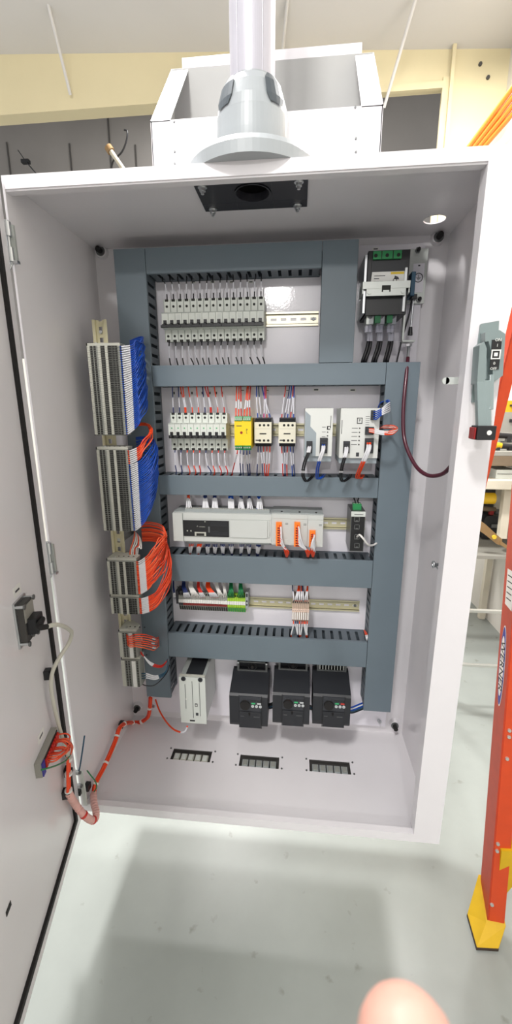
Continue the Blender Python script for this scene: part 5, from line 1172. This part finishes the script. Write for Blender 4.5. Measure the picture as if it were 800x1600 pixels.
def rail3(P0, P1, w, dep, th, name):
    """fibreglass channel: web faces -x, flanges run to +x; P0-P1 is the near outer corner"""
    d = (P1-P0).normalized(); s = Vector((1, -.1, 0)); s = (s-d*s.dot(d)).normalized(); n = d.cross(s).normalized()
    if n.y < 0: n = -n
    b = MB()
    def bx(a0, a1, c0, c1, k):
        lo = [P0+s*a0+n*c0, P0+s*a1+n*c0, P0+s*a1+n*c1, P0+s*a0+n*c1]; b.hull8(lo, [q+(P1-P0) for q in lo], k)
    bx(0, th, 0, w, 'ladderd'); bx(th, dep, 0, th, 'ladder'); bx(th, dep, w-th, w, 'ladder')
    b.build(name, lad, world=True, bevel=1); return d, s, n
d, s, n = rail3(F0, AP, 72, 46, 4, 'front_rail')
def onpl(px, py, P0, nn):
    r = FW+RR*((px-400)/CF)+UU*((800-py)/CF); return CC+r*((P0-CC).dot(nn)/r.dot(nn))
# yellow boot
A_, B_, C_ = PZ_(729, 1431, FZ), PZ_(744, 1485, FZ), PZ_(779, 1487, FZ); D_ = A_+(C_-B_)
up1 = onpl(736, 1388, F0-s*3, s); q0 = F0-s*4-n*4+d*10; tA = F0-s*4+n*82+d*75; tB = F0-s*4-n*4+d*8; tC = F0+s*50-n*4+d*8; tD = F0+s*50+n*82+d*75
b = MB(); b.hull8([A_+Vector((0,0,8)), B_+Vector((0,0,8)), C_+Vector((0,0,8)), D_+Vector((0,0,8))], [tA, tB, tC, tD], 'footy'); b.build('foot', lad, world=True, bevel=3)
b = MB(); b.hull8([A_, B_, C_, D_], [q+Vector((0,0,9)) for q in (A_, B_, C_, D_)], 'rubber'); b.build('foot_tread', lad, world=True, bevel=1)
# yellow knee brace under the first step
P_ = [PY_(*q, F0.y+20) for q in ((784,1330),(830,1330),(845,1352),(812,1372),(790,1398),(776,1424),(772,1424))]
b = MB(); b.prism([(q.x, q.z) for q in P_][::-1], 1, F0.y+20, F0.y+60, 'footy'); b.build('knee_brace', lad, world=True, bevel=2)
for px, py in ((795.6,1141),(795,1151),(792,1185),(777.7,1318),(776.5,1329),(768.5,1413)):
    q = onpl(px, py, F0, n); b = MB(); b.cyl(q-n*4, q+n*1, 4.5, 5.5, 'alu', 14); b.build('rivet', lad, world=True)
for k_ in range(7):
    t_ = .13+k_*.125; q = F0+(AP-F0)*t_; q2 = q+Vector((620, -40, 0)); b = MB(); b.hull8([q+s*6+n*6, q2+n*6, q2+n*70, q+s*6+n*70], [q+s*6+n*6+Vector((0,0,24)), q2+n*6+Vector((0,0,24)), q2+n*70+Vector((0,0,24)), q+s*6+n*70+Vector((0,0,24))], 'alu'); b.build('step', lad, world=True, bevel=1)
# maker's oval on the rail web
lc = onpl(784.5, 1041, F0-s*.4, s); Lh = (onpl(790.5, 979, F0-s*.4, s)-onpl(779, 1103, F0-s*.4, s)).length/2; fd = -d; ud = -n
def oval(rx, ry, k, o, b):
    pts = [lc-s*o+fd*(rx*math.cos(2*PI*i/40))+ud*(ry*math.sin(2*PI*i/40)) for i in range(40)]; b.add(pts+[q-s*.4 for q in pts], [list(range(40)), list(range(40, 80))[::-1]]+[(i, (i+1) % 40, 40+(i+1) % 40, 40+i) for i in range(40)], k)
b = MB(); oval(Lh, 19, 'lwhite', .2, b); oval(Lh*.96, 17, 'lblue', .8, b); oval(Lh*.74, 13.5, 'lwhite', 1.4, b); b.text('WERNER', Lh*.31, lc-s*2, fd, ud, 'inkb', depth=.2); b.build('maker_oval', lad, world=True)
b = MB(); q = onpl(796, 925, F0, s); wl = [q+d*60-n*(-22), q+d*60-n*24, q-d*46-n*24, q-d*40-n*(-22)]; b.hull8([v-s*.2 for v in wl], [v-s*.8 for v in wl], 'label')
for i in range(5): v = q+d*(45-i*16); b.hull8([v-s*.8+n*16, v-s*.8-n*16, v-s*.8-n*16-d*3, v-s*.8+n*16-d*3], [v-s*1.2+n*16, v-s*1.2-n*16, v-s*1.2-n*16-d*3, v-s*1.2+n*16-d*3], 'ink')
b.build('warning_label', lad, world=True)
# rear leg and its cross braces
RP1 = PZ_(925, -10, 1960); RP0 = PZ_(668, 1090, FZ)
def rline(py):
    lo, hi = 0., 1.
    for _ in range(40):
        m = (lo+hi)/2; q = RP0+(RP1-RP0)*m; v = q-CC; y = 800-CF*v.dot(UU)/v.dot(FW)
        if y > py: lo = m
        else: hi = m
    return RP0+(RP1-RP0)*lo
RL = lambda px, py: onpl(px, py, RP0, (RP1-RP0).cross(Vector((1,0,0))).normalized())
g0, g1 = RL(789-.245*(1060-604), 1060), RL(789-.245*(300-604), 300)
dr = (g1-g0).normalized(); kb = (g0.z-FZ-10)/dr.z; g0 = g0-dr*kb; g1 = g0+dr*((1940-g0.z)/dr.z)
b = MB(); sx = Vector((1,0,0)); sx = (sx-dr*sx.dot(dr)).normalized(); nx = dr.cross(sx).normalized(); nx = nx if nx.y > 0 else -nx
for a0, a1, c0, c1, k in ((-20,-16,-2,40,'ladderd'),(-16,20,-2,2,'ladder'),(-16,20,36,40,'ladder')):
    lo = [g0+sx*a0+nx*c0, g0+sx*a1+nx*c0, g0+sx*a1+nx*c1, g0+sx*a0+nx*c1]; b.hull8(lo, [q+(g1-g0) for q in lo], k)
b.build('rear_leg', lad, world=True, bevel=1)
for py in (954.5, 1039.5):
    q = onpl(760, py, g0, nx); t_ = (q-g0).dot(dr); q = g0+dr*t_; b = MB(); b.box(q.x, q.x+640, q.y-3, q.y+12, q.z-7, q.z+6, 'alu'); b.build('rear_brace', lad, world=True, bevel=.6)
b = MB(); b.box(AP.x-20, AP.x+560, AP.y-20, max(AP.y, g1.y)+80, 1940, 1990, 'footy'); b.build('ladder_top', lad, world=True, bevel=6)
# ================================================================ WORK SHELF BEHIND THE LADDER
YB_ = 1300
def bz(py, Y=YB_): return PY_(775, py, Y).z
sh_ = thing('storage_shelf', 'beige steel workshop shelf full of tools behind the ladder', 'shelf', (1760, YB_+150, FZ))
xa, xb = PY_(728, 800, YB_).x, 1950
zt_ = bz(709); zm_ = bz(756); zl_ = bz(867)
b = MB(); b.box(xa-450, xb, YB_, YB_+420, zt_-12, zt_+14, 'bench'); b.box(xa-450, xb, YB_, YB_+420, zt_-70, zt_-12, 'carton'); b.build('top_board', sh_, world=True, bevel=2)
b = MB(); b.box(xa-450, xb, YB_-40, YB_+420, zm_-26, zm_+26, 'beige'); b.build('middle_board', sh_, world=True, bevel=2)
b = MB(); b.box(xa-450, xb, YB_-60, YB_+480, zl_-8, zl_+14, 'bench'); b.build('lower_board', sh_, world=True, bevel=2)
for x, y in ((xa-430, YB_+440), (1925, YB_-30), (xa-430, YB_-50), (1925, YB_+440)):
    b = MB(); b.box(x-20, x+20, y-20, y+20, FZ, zt_-12, 'beige'); b.build('post', sh_, world=True, bevel=2)
b = MB(); q = PY_(795, 765, YB_+60); r = PY_(786, 842, YB_-20); b.hull8([r+Vector((-22,0,0)), r+Vector((22,0,0)), r+Vector((22,40,0)), r+Vector((-22,40,0))], [q+Vector((-22,0,0)), q+Vector((22,0,0)), q+Vector((22,40,0)), q+Vector((-22,40,0))], 'beige'); b.build('diagonal_strut', sh_, world=True, bevel=2)
b = MB(); b.box(xa, xb, YB_+440, YB_+450, zl_, zm_, 'benchdark'); b.build('back_sheet', sh_, world=True)
def item(name, label, cat, px0, py0, px1, py1, Y, dep, k, kind='box', k2=None):
    a = PY_(px0, py0, Y); c_ = PY_(px1, py1, Y); b = MB(); w = c_.x-a.x; h = a.z-c_.z
    if kind == 'box': b.box(a.x, c_.x, Y, Y+dep, c_.z, a.z, k); b.box(a.x+w*.05, c_.x-w*.05, Y-3, Y, c_.z+h*.55, c_.z+h*.6, k2 or 'benchdark')
    elif kind == 'case':
        b.prism([(a.x, c_.z), (c_.x, c_.z), (c_.x, a.z-h*.15), (c_.x-w*.1, a.z), (a.x+w*.1, a.z), (a.x, a.z-h*.15)], 1, Y, Y+dep, k); b.box(a.x+w*.35, a.x+w*.65, Y-12, Y, c_.z+h*.5, c_.z+h*.66, k2 or 'black')
    elif kind == 'tool':
        m = (a.z+c_.z)/2; b.cyl((a.x, Y+dep/2, m+h*.2), (c_.x, Y+dep/2, m+h*.1), h*.3, h*.26, k, 14); b.cyl((a.x-w*.12, Y+dep/2, m+h*.2), (a.x, Y+dep/2, m+h*.2), h*.12, h*.2, 'dsteel', 12); b.box(c_.x-w*.4, c_.x-w*.12, Y+dep*.3, Y+dep*.7, c_.z, m+h*.1, k2 or k)
    elif kind == 'roll': b.cyl((a.x, Y+dep/2, (a.z+c_.z)/2), (c_.x, Y+dep/2, (a.z+c_.z)/2), h/2, h/2, k, 18); b.cyl((a.x-2, Y+dep/2, (a.z+c_.z)/2), (a.x, Y+dep/2, (a.z+c_.z)/2), h/4, h/4, k2 or 'black', 14)
    return tag(b.build(name, loc=((a.x+c_.x)/2, Y, c_.z), world=True, bevel=2), label, cat)
item('storage_case', 'yellow case high on the workshop shelf behind the ladder', 'case', 788, 626, 812, 644, YB_+200, 160, 'footy', 'case')
item('machine_housing', 'grey metal housing under the yellow case on the workshop shelf', 'housing', 784, 644, 818, 676, YB_+190, 180, 'bench', 'case')
item('metal_tin', 'grey metal tin on the workshop shelf board', 'tin', 781, 676, 830, 709, YB_+180, 180, 'bench', 'box')
item('power_tool', 'black power tool lying on the workshop shelf board', 'power tool', 781, 676, 806, 692, YB_+60, 80, 'matt', 'tool', 'black')
item('yellow_drill', 'yellow and black drill on the left end of the shelf board', 'drill', 770, 690, 786, 708, YB_+20, 70, 'footy', 'tool', 'black')
item('black_drill', 'black drill with battery at the right of the yellow one', 'drill', 786, 693, 806, 708, YB_+20, 70, 'matt', 'tool')
item('white_box', 'white carton with a dark band between the upper shelf boards', 'carton', 776, 734, 806, 750, YB_+30, 200, 'lgrey', 'box')
item('yellow_roll', 'yellow roll on the lower shelf below the beige board', 'roll', 758, 772, 776, 790, YB_+60, 90, 'footy', 'roll')
item('dark_case', 'dark tool case on the lower shelf', 'case', 758, 806, 784, 842, YB_+260, 120, 'black', 'case', 'dsteel')
item('grey_bin', 'dark grey bin behind the strut on the lower shelf', 'bin', 772, 800, 800, 850, YB_+330, 100, 'dsteel', 'case')
item('pink_tool', 'small reddish hand tool on the dark case', 'tool', 756, 792, 776, 806, YB_+260, 60, 'carton', 'tool', 'redp')
b = MB(); P_ = [PY_(*q, YB_-66) for q in ((740,806),(757,818),(779,838),(784,842),(783,852),(776,850),(756,834),(740,824))]
b.prism([(q.x, q.z) for q in P_], 1, YB_-72, YB_-60, 'brown'); q = PY_(772, 839, YB_-74); b.cyl((q.x, YB_-80, q.z), (q.x, YB_-72, q.z), 12, 12, 'lyellow', 14); q = PY_(784, 846, YB_-90)
P2 = [PY_(*v, YB_-90) for v in ((784,846),(798,856),(798,862),(783,852))]; b.prism([(v.x, v.z) for v in P2], 1, YB_-80, YB_-60, 'brown')
tag(b.build('brown_bracket', loc=tuple(P_[2]), world=True, bevel=2), 'brown steel angle bracket leaning over the lower shelf edge', 'bracket')
# ================================================================ FINGERTIP OF THE PERSON HOLDING THE CAMERA
def cam_pt(px, py, dep): return CC+(FW+RR*((px-400)/CF)+UU*((800-py)/CF))*dep
def low(p, right, down, back): return p+RR*right-UU*down-FW*back
TP = cam_pt(637, 1648, 71)
b = MB()
def limb(pts, rs):
    P = spline(pts, 5); n = len(P); R_ = []
    for i in range(n):
        t_ = i/(n-1)*(len(rs)-1); k_ = min(int(t_), len(rs)-2); R_.append(rs[k_]+(rs[k_+1]-rs[k_])*(t_-k_))
    d0 = (P[0]-P[1]).normalized(); cap = [P[0]+d0*R_[0]*math.sin(a) for a in (1.45, 1.15, .8, .4)]; cr = [R_[0]*math.cos(a) for a in (1.45, 1.15, .8, .4)]
    d1 = (P[-1]-P[-2]).normalized(); cap2 = [P[-1]+d1*R_[-1]*math.sin(a) for a in (.4, .8, 1.15, 1.45)]; cr2 = [R_[-1]*math.cos(a) for a in (.4, .8, 1.15, 1.45)]
    b.tube(cap+P+cap2, cr+R_+cr2, 'skin', 20)
limb([TP, low(TP, 2, 15, 2), low(TP, 5, 32, 8), low(TP, 8, 50, 16), low(TP, 8, 72, 26)], [9.0, 9.8, 9.2, 10.4, 14])          # thumb
limb([low(TP, 2, 66, 24), low(TP, -6, 92, 34), low(TP, -8, 122, 50), low(TP, -4, 170, 90), low(TP, 4, 240, 160)], [15, 21, 20, 25, 33])   # palm and forearm
limb([low(TP, -4, 72, 28), low(TP, -24, 96, 36)], [14, 18]); limb([low(TP, -24, 84, 34), low(TP, -22, 120, 46)], [14, 17])
for f in range(4):
    k0 = low(TP, -30, 76+f*17, 34+f*5); ln = [30, 34, 32, 25][f]
    limb([k0, low(k0, -ln*.75, -3, -12), low(k0, -ln*1.2, -2, -2), low(k0, -ln*1.1, 1, 12)], [9.2, 8.6, 8.0, 7.2])
ph = b.build('person', loc=tuple(low(TP, -6, 92, 34)), world=True)
rm = ph.modifiers.new('skin', 'REMESH'); rm.mode = 'VOXEL'; rm.voxel_size = .0016; rm.use_smooth_shade = True
sm_ = ph.modifiers.new('smooth', 'SMOOTH'); sm_.iterations = 6; sm_.factor = .5
tag(ph, 'blurred pink thumb tip of the person holding the camera, at the bottom edge', 'person')
# ================================================================ LIGHT AND CAMERA
def lamp(name, loc, target, sx_, sy_, power, label, color=(1,1,1)):
    L = Vector(loc); T = Vector(target); h = thing(name, label, 'ceiling light', tuple(L))
    b = MB(); dv = (T-L).normalized(); u = dv.cross(Vector((0,0,1))); u = u.normalized() if u.length > 1e-4 else Vector((1,0,0)); w = u.cross(dv)
    def bx(a, c_, e0, e1, k): 
        lo = [L+u*a0+w*c0+dv*e0 for a0, c0 in ((-a,-c_),(a,-c_),(a,c_),(-a,c_))]; b.hull8(lo, [q+dv*(e1-e0) for q in lo], k)
    bx(sx_/2+25, sy_/2+25, -90, -6, 'alu'); b.build('lamp_housing', h, world=True)
    ld = bpy.data.lights.new(name, 'AREA'); ld.shape = 'RECTANGLE'; ld.size = sx_/1000; ld.size_y = sy_/1000; ld.energy = power; ld.color = color
    lo = bpy.data.objects.new('lamp_panel', ld); col.objects.link(lo); lo.parent = h; lo.rotation_euler = (dv.to_track_quat('-Z', 'Y')).to_euler()
    return h
lamp('high_bay_or_fill_light', (20, -2150, 3250), (470, 0, 500), 340, 340, 62, 'square high bay lamp above and behind the photographer', (1, .98, .95))
lamp('high_bay_or_fill_light', (-70, 300, 3300), (-60, 0, -450), 300, 300, 150, 'square high bay lamp on the ceiling right over the cabinet', (1, .98, .96))
lamp('high_bay_or_fill_light', (1450, 1150, 3300), (1600, 1500, 0), 380, 380, 85, 'added unseen fill lamp over the workshop shelf at the right', (1, .98, .96))  # fill light added to brighten the background at the right
lamp('high_bay_or_fill_light', (93, -7800, 3300), (490, 0, 1000), 300, 300, 95, 'square high bay lamp far down the workshop behind the photographer', (1, .98, .95))
lamp('high_bay_or_fill_light', (-400, 4000, 5000), (-400, 4300, 0), 500, 500, 180, 'added unseen fill lamp in the dark hall behind the opening', (1, .98, .96))  # out-of-view light added to lift the hall's brightness
w = bpy.data.worlds.new('hall'); bpy.context.scene.world = w; w.use_nodes = True
w.node_tree.nodes['Background'].inputs[0].default_value = (1.0, .985, .975, 1); w.node_tree.nodes['Background'].inputs[1].default_value = 1.1
cd_ = bpy.data.cameras.new('camera'); cam = bpy.data.objects.new('camera', cd_); col.objects.link(cam)
cam.location = (CC.x/1000, CC.y/1000, (CC.z+ZF)/1000)
cam.matrix_world = Matrix.Translation(cam.location) @ Matrix((RR, UU, -FW)).transposed().to_4x4()
cd_.sensor_fit = 'VERTICAL'; cd_.sensor_height = 36; cd_.lens = CF/1600*36; cd_.clip_start = .01; cd_.clip_end = 60
cd_.dof.use_dof = True; cd_.dof.focus_distance = 1.15; cd_.dof.aperture_fstop = 13
bpy.context.scene.camera = cam
vs_ = bpy.context.scene.view_settings; vs_.view_transform = 'Standard'; vs_.look = 'None'; vs_.gamma = 1; vs_.exposure = 0.0; vs_.use_curve_mapping = False
for o in bpy.data.objects:
    if '_loc' in o: del o['_loc']
